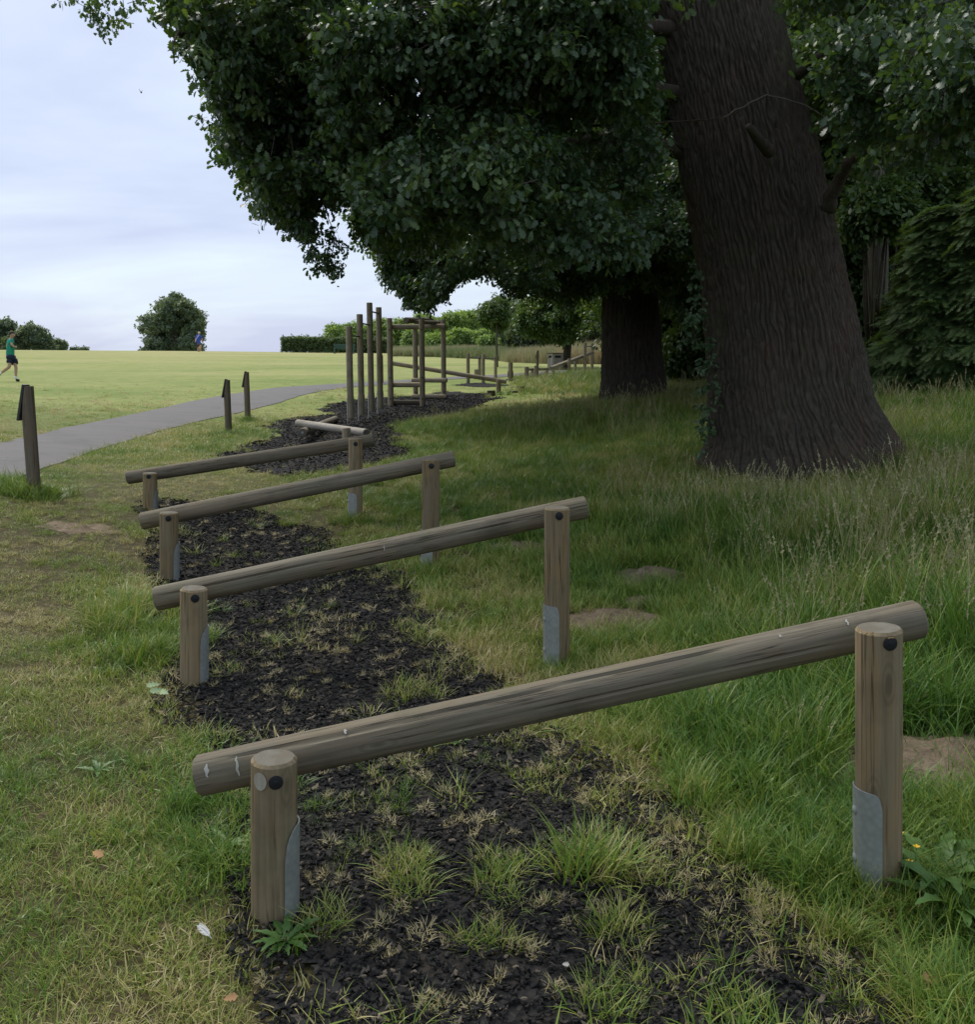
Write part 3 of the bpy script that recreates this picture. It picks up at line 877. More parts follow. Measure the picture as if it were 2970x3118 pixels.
# tufts and straw creeping over the mulch
for y0, y1, dens in ((1.1, 3.4, 260), (3.4, 6, 200), (6, 11, 110), (11, 30, 30)):
    x, y = frustum_pts(y0, y1, dens)
    k = keep_ground(x, y); x, y = x[k], y[k]
    wpx = np.array([0.0])
    bed = in_bed(x, y); x, y = x[bed], y[bed]
    px, py, _ = project(x, y, H(x, y))
    # greener and fuller towards the right-hand edge of the near bed
    rgt = np.interp(py, [1500, 1650, 1800, 2000, 2200, 2500, 2800, 3118], [820, 930, 1080, 1200, 1350, 1650, 2000, 2350])
    edge = np.clip((px - rgt - 110 + 900 * (fbm(x * 1.1, y * 1.1, 0, 63) - .5)) / 420 + 0.5, 0, 1) * (y < 11)
    cl1 = fbm(x * 3.0, y * 3.0, 0, 60, 2)
    cl2 = fbm(x * 9.0, y * 9.0, 0, 61, 2)
    hgt, dry = hfield(x, y)
    d = np.where(y < 11, 0.085 + 0.40 * (cl2 > 0.60) + 0.6 * edge * (cl1 > 0.46) + 0.12 * edge, 0.012 + 0.08 * (cl2 > 0.7))
    r0 = rng.random(len(x))
    t1 = r0 < d
    typ = rng.random(len(x))
    gl = np.where(edge > .35, 0.45, 0.18); a1 = t1 & (typ < gl); a2 = t1 & (typ >= gl) & (typ < 0.92); a3 = t1 & (typ >= 0.92)
    emit(x[a1], y[a1], 0.035 + 0.05 * cl1[a1], 0.055, rng.integers(0, 4, a1.sum()), 0.60 + (cl1[a1] - .5) * .8, 0.2, 0.018)
    emit(x[a2], y[a2], np.full(a2.sum(), 0.046), 0.05, rng.integers(12, 14, a2.sum()), np.full(a2.sum(), 0.55), 0.3, 0.026)
    emit(x[a3], y[a3], 0.10 + 0.08 * cl1[a3], 0.12, np.full(a3.sum(), 15), 0.40 + (cl1[a3] - .5) * .6, 0.25, 0.01)
# individual fuller tufts seen in the photograph
for px_, py_, hh, sp, n_, dd in ((1240, 2420, .07, .10, 9, .25), (830 + 300, 2600, .07, .12, 10, .42), (1230, 2700, .12, .12, 8, .48), (1560, 2640, .08, .08, 5, .5), (1800, 2650, .20, .10, 7, .42),
                                  (1930, 2690, .10, .3, 9, .62), (1520, 2690, .10, .12, 8, .42), (1920, 2850, .12, .10, 6, .5), (1480, 2900, .10, .08, 6, .5), (1880, 3060, .10, .1, 8, .4), (2250, 3080, .12, .1, 6, .4),
                                  (1300, 1920, .07, .12, 8, .4), (880, 1600, .10, .12, 8, .42), (820, 1990, .06, .18, 9, .55), (1280, 2110, .11, .13, 12, .55), (1200, 2230, .08, .15, 10, .5), (1180, 2450, .06, .1, 8, .3),
                                  (960, 2830, .10, .10, 8, .5), (1420, 2320, .06, .2, 10, .5), (660, 2460, .12, .25, 26, .22), (720, 2600, .13, .15, 12, .28), (410, 1880, .2, .28, 34, .45), (450, 2000, .16, .2, 20, .3),
                                  (105, 1510, .2, .3, 34, .25), (20, 1490, .22, .3, 24, .25), (697, 1330, .18, .35, 22, .2), (755, 1282, .16, .35, 18, .2), (1083, 1592, .16, .2, 16, .3), (1312, 1735, .14, .2, 14, .35), (1697, 2040, .14, .2, 18, .32),
                                  (2640, 2720, .10, .15, 10, .5), (457, 1560, .05, .2, 8, .5), (1300, 2650, .08, .1, 8, .5), (960, 2480, .05, .1, 7, .3), (1010, 2460, .05, .1, 6, .3)):
    c = ground_hit(px_, py_)
    x = c.x + rng.normal(0, sp * 0.5, n_); y = c.y + rng.normal(0, sp * 0.5, n_)
    emit(x, y, np.full(n_, hh), 0.17, rng.integers(4, 7, n_), np.full(n_, dd) + rng.normal(0, .08, n_), 0.2)
GP = {k: np.concatenate(v) for k, v in G.items()}
ok = np.ones(len(GP['p']), bool)
for tx, ty, tr in TRUNKS: ok &= (GP['p'][:, 0] - tx) ** 2 + (GP['p'][:, 1] - ty) ** 2 > (tr * 0.85) ** 2
GP = {k: v[ok] for k, v in GP.items()}
tall = GP['i'] >= 4
tall &= GP['i'] <= 11
for nm, msk in (('lawn_grass', ~tall), ('long_grass', tall)):
    scatter(nm, GP['p'][msk], GP['r'][msk], GP['s'][msk], GP['i'][msk], C_GRASS, GP['d'][msk])
print('grass clumps', len(GP['p']), 'tall', tall.sum())

# ---- mulch shreds
objs = []
for i in range(7):
    mb = MB()
    L, w, t = rr.uniform(0.016, 0.038), rr.uniform(0.008, 0.016), rr.uniform(0.002, 0.004)
    n = 4
    v, f = [], []
    for k in range(n + 1):
        q = k / n - 0.5
        ww = w * (0.5 - 0.35 * abs(q * 2) ** 2) * rr.uniform(0.75, 1.25)
        zz = rr.uniform(-0.003, 0.003); yy = rr.uniform(-0.003, 0.003)
        v += [(q * L, yy - ww, zz), (q * L, yy + ww, zz), (q * L, yy + ww * .7, zz + t), (q * L, yy - ww * .7, zz + t)]
    for k in range(n):
        for j in range(4):
            j2 = (j + 1) % 4
            f.append((4 * k + j, 4 * k + j2, 4 * k + 4 + j2, 4 * k + 4 + j))
    f += [(3, 2, 1, 0), (4 * n, 4 * n + 1, 4 * n + 2, 4 * n + 3)]
    mb.add(v, f)
    o = src('mulch', mb, M_CHIP, i)
    o.data.polygons.foreach_set('use_smooth', [False] * len(o.data.polygons))
    objs.append(o)
C_CHIP = src_collection('mulch_source', objs)
cp = []
for y0, y1, dens, sc in ((1.1, 3.2, 3600, 1.0), (3.2, 5.5, 2400, 1.1), (5.5, 9.5, 1100, 1.4), (11, 28, 170, 2.2)):
    x, y = frustum_pts(y0, y1, dens, 0.6)
    k = in_bed(x, y, 0.55) & ~mound_mask(x, y); x, y = x[k], y[k]
    cp.append((x, y, np.full(len(x), sc)))
x, y, sc = (np.concatenate(q) for q in zip(*cp))
n = len(x)
scatter('mulch_shreds', np.column_stack([x, y, H(x, y) + 0.016 + rng.random(n) * 0.008]), np.column_stack([rng.normal(0, .35, n), rng.normal(0, .35, n), rng.uniform(0, 6.283, n)]),
        sc * rng.uniform(0.5, 1.25, n), rng.integers(0, 7, n), C_CHIP)
print('chips', n)

# ---- pale meadow beyond the field
objs = []
for i in range(3):
    mb = clump(70, 0.45, 1.0, 0.03, (0.02, 0.35), (0.1, 0.7), 3)
    objs.append(src('meadow', mb, M_MEADOW, i))
C_MEADOW = src_collection('meadow_source', objs)
mp = [tuple(P(px, py, zc)[:2]) for px, py, zc in ((1195, 1085, 76), (1330, 1088, 74), (1480, 1092, 66), (1560, 1098, 56), (1700, 1105, 50), (1850, 1105, 48), (1850, 1080, 62), (1700, 1070, 78), (1450, 1070, 92), (1195, 1070, 92))]
mx, my = np.array(mp).T
x = rng.uniform(mx.min(), mx.max(), 9000); y = rng.uniform(my.min(), my.max(), 9000)
k = inside(x, y, mp); x, y = x[k], y[k]
n = len(x)
hm = 0.42 + 0.45 * fbm(x * .12, y * .12, 0, 77) + 0.45 * np.clip((x - 1.0) / 6, 0, 1) * np.clip((80 - y) / 15, 0, 1)
scatter('meadow_grass', np.column_stack([x, y, H(x, y)]), np.column_stack([rng.normal(0, .1, n), rng.normal(0, .1, n), rng.uniform(0, 6.283, n)]), hm * rng.uniform(.7, 1.2, n), rng.integers(0, 3, n), C_MEADOW, 0.47 + (fbm(x * .15, y * .15, 0, 78) - .5) * 1.2)

# ================================================================== WOODEN TRAIL EQUIPMENT
WM = {}
def wm(o):
    if o is None: return Matrix.Identity(4)
    if o.name in WM: return WM[o.name]
    m = Matrix.LocRotScale(o.location, o.rotation_euler.to_quaternion() if o.rotation_mode != 'QUATERNION' else o.rotation_quaternion, None)
    return wm(o.parent) @ m if o.parent else m
def child_mesh(mb, name, mats, parent, ang=40):
    """mesh given in world coordinates, stored in the parent's space"""
    inv = wm(parent).inverted()
    mb.v = [tuple(inv @ Vector(p)) for p in mb.v]
    o = mb.build(name, mats, None)
    o.parent = parent
    auto_smooth(o, ang)
    WM[o.name] = wm(parent).copy()
    return o
def log(name, p0, p1, r0, r1=None, parent=None, mats=None, seg=20, rings=14, cracks=(), chamfer=0.006, seed=0, spin=0.0, rough=0.02):
    """round pole, its own axis along local Z; material slot 1 on the sawn ends"""
    p0, p1 = Vector(p0), Vector(p1)
    r1 = r0 if r1 is None else r1
    L = (p1 - p0).length
    q = (p1 - p0).to_track_quat('Z', 'Y') @ Quaternion((0, 0, 1), spin)
    zs = [0.0, chamfer] + [chamfer + (L - 2 * chamfer) * (k + 1) / (rings + 1) for k in range(rings)] + [L - chamfer, L]
    th = np.arange(seg) / seg * 2 * math.pi
    V = []
    for i, z in enumerate(zs):
        rad = r0 + (r1 - r0) * z / L
        if i in (0, len(zs) - 1): rad -= chamfer * 0.8
        n = (vn(np.cos(th) * 1.3 + seed, np.sin(th) * 1.3 + 7, z * 2.5, 5) - 0.5) * rough * 2
        n2 = (vn(np.cos(th) * 5 + seed, np.sin(th) * 5 + 7, z * 1.2, 6) - 0.5) * rough
        rr_ = rad * (1 + n + n2)
        for ang, za, zb, dep, wid in cracks:
            if za * L <= z <= zb * L:
                e = min(1, (z / L - za) / .06 + (0.99 if za <= 0 else 0), (zb - z / L) / .06 + (0.99 if zb >= 1 else 0))
                wob_ = 0.10 * math.sin(z * 3.1 + seed)
                da = (th - ang - wob_ + math.pi) % (2 * math.pi) - math.pi
                rr_ = rr_ - dep * max(e, 0) * np.exp(-(da / wid) ** 2)
        V += [(rr_[k] * math.cos(th[k]), rr_[k] * math.sin(th[k]), z) for k in range(seg)]
    F, M = [], []
    n = len(zs)
    for i in range(n - 1):
        for k in range(seg):
            k2 = (k + 1) % seg
            F.append((i * seg + k, i * seg + k2, (i + 1) * seg + k2, (i + 1) * seg + k)); M.append(0)
    for base, zz, rev in ((0, 0, True), ((n - 1) * seg, L, False)):
        ctr = len(V); V.append((0, 0, zz))
        for k in range(seg):
            k2 = (k + 1) % seg
            t = (ctr, base + k, base + k2)
            F.append(t[::-1] if rev else t); M.append(1)
    me = bpy.data.meshes.new(name)
    me.from_pydata(V, [], F)
    mats = mats or (M_WOOD, M_END)
    for m in mats: me.materials.append(m)
    me.polygons.foreach_set('material_index', M)
    me.update()
    o = bpy.data.objects.new(name, me)
    COL.objects.link(o)
    auto_smooth(o, 35)
    Mw = Matrix.Translation(p0) @ q.to_matrix().to_4x4()
    if parent is not None:
        o.parent = parent
        Mb = wm(parent).inverted() @ Mw
    else: Mb = Mw
    o.rotation_mode = 'QUATERNION'
    o.location = Mb.to_translation(); o.rotation_quaternion = Mb.to_quaternion()
    WM[o.name] = Mw
    return o
def disc(mb, c, nrm, r, t, seg=18, m=0, dome=0.0):
    c, nrm = Vector(c), Vector(nrm).normalized()
    x = nrm.orthogonal().normalized(); y = nrm.cross(x)
    ring = lambda rr_, h: [c + nrm * h + (x * math.cos(2 * math.pi * k / seg) + y * math.sin(2 * math.pi * k / seg)) * rr_ for k in range(seg)]
    rings = [ring(r, -t), ring(r, t * .6), ring(r * .86, t)]
    if dome: rings += [ring(r * .5, t + dome * .75)]
    v = sum(rings, [])
    v.append(c + nrm * (t + dome))
    f = []
    for i in range(len(rings) - 1):
        for k in range(seg):
            k2 = (k + 1) % seg
            f.append((i * seg + k, i * seg + k2, (i + 1) * seg + k2, (i + 1) * seg + k))
    b = (len(rings) - 1) * seg
    for k in range(seg): f.append((b + k, b + (k + 1) % seg, len(v) - 1))
    mb.add(v, f, m)
def shoe(post, c, r, z0, z1, a0, a1, corner=0.10, bolts=True, th=0.0045, nseg=26, lean=0.0):
    """curved steel plate let into the ground and bolted to the side of a post"""
    mb = MB()
    V = []
    nz = 12
    for lay, rr_ in ((0, r + 0.0015), (1, r + 0.0015 + th)):
        for i in range(nseg + 1):
            t = i / nseg; ang = a0 + (a1 - a0) * t
            e = min(t, 1 - t) * abs(a1 - a0) * r
            drop = 0 if e > corner * .5 else corner * (1 - math.sqrt(max(0, 1 - (1 - e / (corner * .5)) ** 2)))
            for k in range(nz + 1):
                z = z0 + (z1 - drop - z0) * k / nz
                V.append(Vector((c.x + lean * (z - c.z) + rr_ * math.cos(ang), c.y + rr_ * math.sin(ang), z)))
    s = (nseg + 1) * (nz + 1)
    F = []
    idx = lambda l, i, k: l * s + i * (nz + 1) + k
    for i in range(nseg):
        for k in range(nz):
            F.append((idx(1, i, k), idx(1, i + 1, k), idx(1, i + 1, k + 1), idx(1, i, k + 1)))
            F.append((idx(0, i, k), idx(0, i, k + 1), idx(0, i + 1, k + 1), idx(0, i + 1, k)))
        F.append((idx(0, i, nz), idx(1, i, nz), idx(1, i + 1, nz), idx(0, i + 1, nz)))
    for i in (0, nseg):
        for k in range(nz):
            q = (idx(0, i, k), idx(1, i, k), idx(1, i, k + 1), idx(0, i, k + 1))
            F.append(q if i == 0 else q[::-1])
    mb.add(V, F)
    pl = child_mesh(mb, 'ground_shoe', M_GALV, post, 50)
    return pl
def shoe_bolts(post, c, r, zs, ang, size=0.011, lean=0.0):
    for z in zs:
        mb = MB()
        n = Vector((math.cos(ang), math.sin(ang), 0))
        disc(mb, Vector((c.x + lean * (z - c.z), c.y, z)) + n * (r + 0.0055), n, size, 0.002, 12, 0, 0.004)
        child_mesh(mb, 'bolt', M_GALV, post)

HURD = [  # beam left px, right px ; posts L: base, top ; R: base, top ; depth L, R
    dict(bl=(604, 2362), br=(2800, 1884), L=(835, 2790, 2.775, 2305), Rr=(2677, 2700, 2.87, 1910), cap=(840, 2381, 2709, 1958)),
    dict(bl=(474, 1824), br=(1786, 1544), L=(590, 2080, 4.73, 1790), Rr=(1697, 2030, 4.97, 1545), cap=(594, 1822, 1703, 1571)),
    dict(bl=(430, 1587), br=(1384, 1397), L=(515, 1765, 6.75, 1560), Rr=(1312, 1730, 7.05, 1398), cap=(513, 1579, 1314, 1419)),
    dict(bl=(388, 1455), br=(1140, 1340), L=(457, 1552, 8.9, 1440), Rr=(1083, 1588, 9.0, 1335), cap=(453, 1451, 1083, 1352))]
HL = ['nearest log hurdle, white bird droppings on its beam and a split above its right bolt',
      'second log hurdle from the front, a long crack running along its sloping beam',
      'third log hurdle back, its beam behind the one with the long crack',
      'farthest of the four sloping log hurdles, just in front of the zigzag balance logs']
for i, h in enumerate(HURD):
    x0, y0, zL, tL = h['L']; x1, y1, zR, tR = h['Rr']
    PL = P(x0, y0, zL); PR = P(x1, y1, zR)
    PL.z = h1(PL.x, PL.y); PR.z = h1(PR.x, PR.y)
    root = thing('log_hurdle', (PL + PR) / 2, HL[i], 'hurdle', 'sloping log hurdles along the mulch strip')
    r = 0.0665
    near = i < 2
    seg = 40 if near else 24
    rb = 0.0635
    # beam sits behind both posts, notched a little into them
    off = r + rb - 0.022
    bz0, bz1 = zL + off * .98, zR + off * .98
    b0, b1 = P(h['bl'][0], h['bl'][1], bz0), P(h['br'][0], h['br'][1], bz1)
    mbeam = (M_WOOD, M_END)
    cr = [[(2.2, 0.02, 0.75, 0.010, 0.07), (3.2, 0.3, 0.98, 0.008, 0.06)], [(2.45, 0.0, 0.86, 0.012, 0.06)], [(2.0, .2, .8, .008, .08)], []][i]
    beam = log('beam', b0, b1, rb * 1.0, rb * 0.97, root, mbeam, seg + 8, 46 if near else 24, cr, 0.008, 3.3 * i, 0.4 * i)
    for side, (pp, zc, top, cpx, cpy) in enumerate(((PL, zL, tL, h['cap'][0], h['cap'][1]), (PR, zR, tR, h['cap'][2], h['cap'][3]))):
        topz = zy(top, pp.y)
        pxb = h['L'][0] if side == 0 else h['Rr'][0]
        lean = ((pxb - CX) / FPX * (pp.y * CP - (topz - CAMZ) * SP) - pp.x) / (topz - pp.z)
        c2 = [(4.7, .35, 1.0, 0.006, 0.06)] if (near or i == 2) else []
        post = log('post', (pp.x - lean * .12, pp.y, pp.z - 0.12), (pp.x + lean * (topz - pp.z), pp.y, topz), r, r * 0.985, root, (M_POST, M_END), seg, 20, c2, 0.009, 11 + 5 * i + side, 0.8 * side)
        a_view = math.atan2(-pp.y, -pp.x)
        # bolt in its counterbored hole, on the face turned to the path
        cz = zy(cpy, pp.y - r * .9); cp = P(cpx, cpy, (pp.y - r * .9) * CP - (cz - CAMZ) * SP)
        axc = Vector((pp.x + lean * (cz - pp.z), pp.y, cz))
        dirn = Vector((cp.x - axc.x, cp.y - axc.y, 0)).normalized()
        ctr = axc + dirn * (r * 1.0)
        mb = MB(); disc(mb, ctr, dirn, 0.0205, 0.003, 20)
        cap = child_mesh(mb, 'bolt_cap', M_BLACK, post)
        mb = MB(); disc(mb, ctr + dirn * 0.0022, dirn, 0.0085, 0.0018, 6)
        child_mesh(mb, 'bolt_head', M_BLACK, cap)
        if i == 0 and side == 1:
            mb = MB()
            w = 0.011
            s = Vector((-dirn.y, dirn.x, 0))
            V = []
            for k in range(6):
                z = ctr.z + 0.016 + (topz - 0.010 - ctr.z - 0.016) * k / 5
                for j in (-1, 1):
                    V.append(Vector((pp.x + lean * (z - pp.z), pp.y, z)) + dirn * (r + 0.003) + s * (w * j * (0.75 + .3 * math.sin(k * 2.1 + j))))
            mb.add(V, [(2 * k, 2 * k + 1, 2 * k + 3, 2 * k + 2) for k in range(5)])
            for k in range(5):
                pass
            child_mesh(mb, 'split', M_RESIN, post)
        if i == 0 and side == 0:
            mb = MB()
            d2 = Vector((math.cos(a_view - .8), math.sin(a_view - .8), 0))
            V = [];
            kc = axc + Vector((0, 0, .004))
            for kk in range(17):
                if kk == 16: da_, dz_ = 0, 0
                else: da_, dz_ = .3 * math.cos(kk * math.pi / 8), .027 * math.sin(kk * math.pi / 8)
                aa = a_view - .62 + da_
                V.append(kc + Vector((math.cos(aa), math.sin(aa), 0)) * (r + .0045) + Vector((0, 0, dz_)))
            mb.add(V, [(16, kk, (kk + 1) % 16) for kk in range(16)])
            child_mesh(mb, 'knot', M_PALE, post)
        if side == 0:
            a0 = a_view + R(24); a1 = a0 + R(142); zt = pp.z + (topz - pp.z) * (0.60, .60, .56, .55)[i]; cor = 0.10
            ba = a1 - R(20)
        else:
            a0 = a_view - R(112); a1 = a_view + R(10); zt = pp.z + (topz - pp.z) * (0.40, .40, .36, .34)[i]; cor = 0.045
            ba = a_view - R(66)
        shoe(post, pp, r * 1.02, pp.z - 0.10, zt, a0, a1, cor, lean=lean)
        shoe_bolts(post, pp, r * 1.02, (zt - 0.075, pp.z + 0.10), ba, 0.014, lean)
    # droppings on the beam of the first two hurdles
    if i < 2:
        ax = (b1 - b0).normalized()
        upv = Vector((0, 0, 1)); sidev = ax.cross(upv).normalized(); upv = sidev.cross(ax)
        for (t, ang, ln, wd) in (((.020, 1.05, .03, .006), (.060, 1.15, .045, .005), (.205, .62, .013, .005), (.80, .55, .008, .003), (.893, .6, .018, .003)) if i == 0 else ((.52, 1.2, .02, .003),)):
            mb = MB(); V = []
            c = b0 + (b1 - b0) * t
            for k in range(7):
                aa = ang + (k / 6 - .5) * ln / rb * 1.3
                rad = (sidev * math.sin(aa) + upv * math.cos(aa))
                if rad.y > 0 and sidev.y > 0: rad = (-sidev * math.sin(aa) + upv * math.cos(aa))
                wv = wd * (0.35 + .65 * math.sin(math.pi * (k + .4) / 6.8)) * rr.uniform(.6, 1.2)
                for j in (-1, 1): V.append(c + rad * (rb * 1.015 + .0012) + ax * wv * j + ax * .002 * math.sin(k * 2 + t * 50))
            mb.add(V, [(2 * k, 2 * k + 1, 2 * k + 3, 2 * k + 2) for k in range(6)])
            child_mesh(mb, 'dropping', M_WHITE, beam)

def post_px(root, px, base_y, top_y, zc, r, name='post', mats=None, seg=18, sink=0.15, lean_px=0.0, mats2=None, rings=10):
    b = P(px, base_y, zc); g = h1(b.x, b.y)
    tz_ = zy(top_y, b.y)
    o = log(name, (b.x, b.y, min(g, b.z) - sink), (b.x, b.y, tz_), r, r * .97, root, mats or (M_POLE, M_END), seg, rings, (), 0.008, px * .37)
    return o, Vector((b.x, b.y, g)), tz_

# ---- zigzag balance logs
c = on_ground(1010, 16.2, 1340)
bb = thing('balance_beam', c, 'low zigzag balance logs with a pale silvered top log behind the farthest hurdle', 'balance beam')
l1 = log('beam', P(907, 1288, 16.6), P(1116, 1318, 14.9), 0.064, 0.064, bb, (M_PALE, M_END), 24, 16, [(2.0, .1, .9, .006, .1)], .01, 2)
l2 = log('beam', P(921, 1318, 15.9), P(1022, 1276, 20.3), 0.078, 0.07, bb, (M_WOOD, M_END), 24, 16, (), .01, 5)
mb = MB(); a_ = P(921, 1318, 15.9); d_ = (P(921, 1318, 15.9) - P(1022, 1276, 20.3)).normalized(); disc(mb, a_ + d_ * .004, d_, .026, .003, 16)
child_mesh(mb, 'end_plate', M_GALV, l2)
post_px(bb, 1057, 1402, 1303, 14.5, .066)
post_px(bb, 952, 1352, 1308, 16.9, .058, mats=(M_DARKW, M_END))
post_px(bb, 978, 1332, 1296, 18.4, .052)
post_px(bb, 1012, 1300, 1281, 20.0, .055)

# ---- tall pull-up posts
c = on_ground(1105, 20.6, 1285)
pu = thing('pull_up_bars', c, 'row of four tall pull-up posts joined by thin iron bars on black mulch', 'pull-up bars')
PUP_ = [(1064, 1298, 994, 19.4, 1060), (1097, 1288, 957, 20.25, 1092), (1127, 1276, 922, 21.1, 1121), (1154, 1266, 936, 21.9, 1149)]
tops = []
for px, by, ty, zc, tx in PUP_:
    b = P(px + 5, by, zc); g = h1(b.x, b.y)
    tz = zy(ty, b.y)
    po = log('post', (b.x, b.y, g + 0.16), (b.x, b.y, tz), .069, .067, pu, (M_POLE, M_END), 22, 24, (), .008, px * .21)
    for a0 in (R(150), R(-30)):
        shoe(po, Vector((b.x, b.y, g)), .07, g - .08, g + .58, a0, a0 + R(75), .06, nseg=10)
        shoe_bolts(po, Vector((b.x, b.y, g)), .072, (g + .5, g + .24), a0 + R(30), .02)
    tops.append((b, tz))
for k, (ya, yb, za, zb) in enumerate(((1021, 1029, 0, 1), (984, 990.6, 1, 2), (948, 958.6, 2, 3))):
    a_ = Vector(tops[k][0]); b_ = Vector(tops[k + 1][0])
    a_.z = zy(ya, a_.y); b_.z = a_.z
    mb = MB(); mb.tube([a_, b_], .017, 10)
    child_mesh(mb, 'bar', M_BAR, pu)

# ---- climbing frame
c = on_ground(1275, 25.7, 1225)
cf = thing('climbing_frame', c, 'square log climbing frame of four posts and cross rails on the black mulch', 'climbing frame')
FLp, FRp, RLp, RRp = (1190.5, 1238, 969, 24.5), (1287, 1238, 968, 24.5), (1266.5, 1204, 988, 27.0), (1352, 1216, 973, 26.8)
cfp = {}
for nm, (px, by, ty, zc) in (('FL', FLp), ('FR', FRp), ('RL', RLp), ('RR', RRp)):
    o, g, tz = post_px(cf, px, by, ty, zc, .074, seg=22, rings=16)
    cfp[nm] = (o, g, tz, zc)
    for yy in ((1.28, .22, .14) if nm[0] == 'F' else (.6,)):
        zz = tz - (0.30 if yy == 1.28 else 0) if yy == 1.28 else g.z + (0.75 if yy == .22 else .2)
        mb = MB(); n_ = Vector((0, -1, 0)); disc(mb, Vector((g.x, g.y, zz)) + n_ * .073, n_, .02, .004, 10)
        child_mesh(mb, 'bolt_cap', M_BLACK, o)
def rail(a, b, y, zoff=.0, r=.066, ex=.06, z=None, mats=None, nm='rail'):
    ga, gb = Vector(cfp[a][1]), Vector(cfp[b][1])
    za = zy(y, ga.y) if z is None else z
    ga.z = za; gb.z = za
    d = (gb - ga).normalized()
    return log(nm, ga - d * ex + Vector((0, zoff, 0)), gb + d * ex + Vector((0, zoff, 0)), r, r, cf, mats or (M_POLE, M_END), 18, 10, (), .008, y)
rail('FL', 'FR', 995, .09); rail('FL', 'FR', 1172, .09); rail('FL', 'FR', 1226, .09, mats=(M_DARKW, M_END))
ztop = P(1250, 995, 24.5).z
rail('RL', 'RR', 995, -.09); rail('RL', 'RR', 1158, -.10, ex=.1); rail('RL', 'RR', 1207, -.10, ex=.1)
ga = Vector(cfp['FL'][1]); gb = Vector(cfp['RL'][1])
tpz = ztop + .066 + .05
log('top_log', P(1236, 976, 24.35), P(1238, 976, 24.35) + (gb - ga) * .9 + Vector((.1, 0, .02)), .08, .075, cf, (M_WOOD, M_END), 20, 10, (), .01, 3)
log('top_log', P(1268, 982, 24.8), P(1268, 982, 24.8) + (gb - ga) * .9 + Vector((.12, 0, .0)), .06, .055, cf, (M_DARKW, M_END), 16, 10, (), .01, 4)

# ---- long sloping balance log behind the frame
c = on_ground(1519, 28.0, 1197)
sb = thing('sloping_log', c, 'long log sloping down to the right behind the climbing frame onto a short post', 'sloping log')
log('beam', P(1181, 1104, 28.4), P(1543, 1163, 28.2), .066, .068, sb, (M_POLE, M_END), 20, 20, (), .01, 8)
post_px(sb, 1519, 1198, 1157, 28.0, .074)
post_px(sb, 1192, 1200, 1098, 28.55, .07)

# ---- marker posts beside the path, each with a slanting board on its head
M_MARK = wood_mat('marker_post_wood', (0.19, 0.16, 0.12), (0.10, 0.08, 0.06), (0.17, 0.12, 0.075), crackw=0.6)
def marker(px_top, px_base, by, ty, zc, label, r=.062):
    b = P(px_base, by, zc); g = h1(b.x, b.y)
    root = thing('marker_post', (b.x, b.y, g), label, 'post', 'trail marker posts along the tarmac path')
    tz = zy(ty, b.y)
    # post with sliced head: build as lathe then shear the top left side away
    L = tz - g + .15
    seg, V, F, Mi = 20, [], [], []
    hs = [0] + [.15 + (L - .45) * k / 12 for k in range(1, 13)]
    top_cut = lambda x: 0.0
    lev = hs + [L - .34 + .34 * k / 8 for k in range(1, 9)]
    for z in lev:
        for k in range(seg):
            a = 2 * math.pi * k / seg
            rad = r * (1 + .03 * (float(vn(math.cos(a) * 2, math.sin(a) * 2, z * 2.5 + px_base, 3)) - .5))
            x, y = rad * math.cos(a), rad * math.sin(a)
            lim = -r * 1.05 + max(0.0, z - (L - .34)) / .34 * r * 1.15
            V.append((max(x, lim), y, z))
    n = len(lev)
    for i in range(n - 1):
        for k in range(seg):
            k2 = (k + 1) % seg
            F.append((i * seg + k, i * seg + k2, (i + 1) * seg + k2, (i + 1) * seg + k)); Mi.append(0)
    F.append(tuple((n - 1) * seg + k for k in range(seg))); Mi.append(0)
    mb = MB(); mb.v = [(b.x + v[0], b.y + v[1], g - .15 + v[2]) for v in V]; mb.f = F; mb.m = Mi
    post = child_mesh(mb, 'post', M_MARK, root)
    mb = MB()
    a_ = Vector((b.x + r * .12, b.y, tz + .012)); b_ = Vector((b.x - r * 1.12, b.y, tz - .33))
    out = Vector((-(tz - .33 - tz), 0, -r * 1.24)).normalized()
    nrm = Vector((-.35, 0, r * 1.24)).normalized()
    mb.bar(a_ + nrm * .016, b_ + nrm * .016, .115, .022, up=(nrm.x, nrm.y, nrm.z))
    child_mesh(mb, 'sign_board', M_FLAP, root, 30)
    return root
marker(85, 105, 1500, 1176, 9.15, 'nearest marker post with a dark slanting board, in rough grass beside the path')
marker(693, 697, 1324, 1157, 17.6, 'marker post in a small grass tuft, just before a thinner one along the path')
marker(752, 755, 1277, 1133, 20.4, 'thinner marker post farther along the path, beyond the second one')
marker(1160, 1163, 1168, 1082, 34, 'marker post seen between the pull-up posts and the climbing frame')
marker(1636, 1637, 1132, 1068, 41, 'far marker post standing between the step posts and the litter bin')

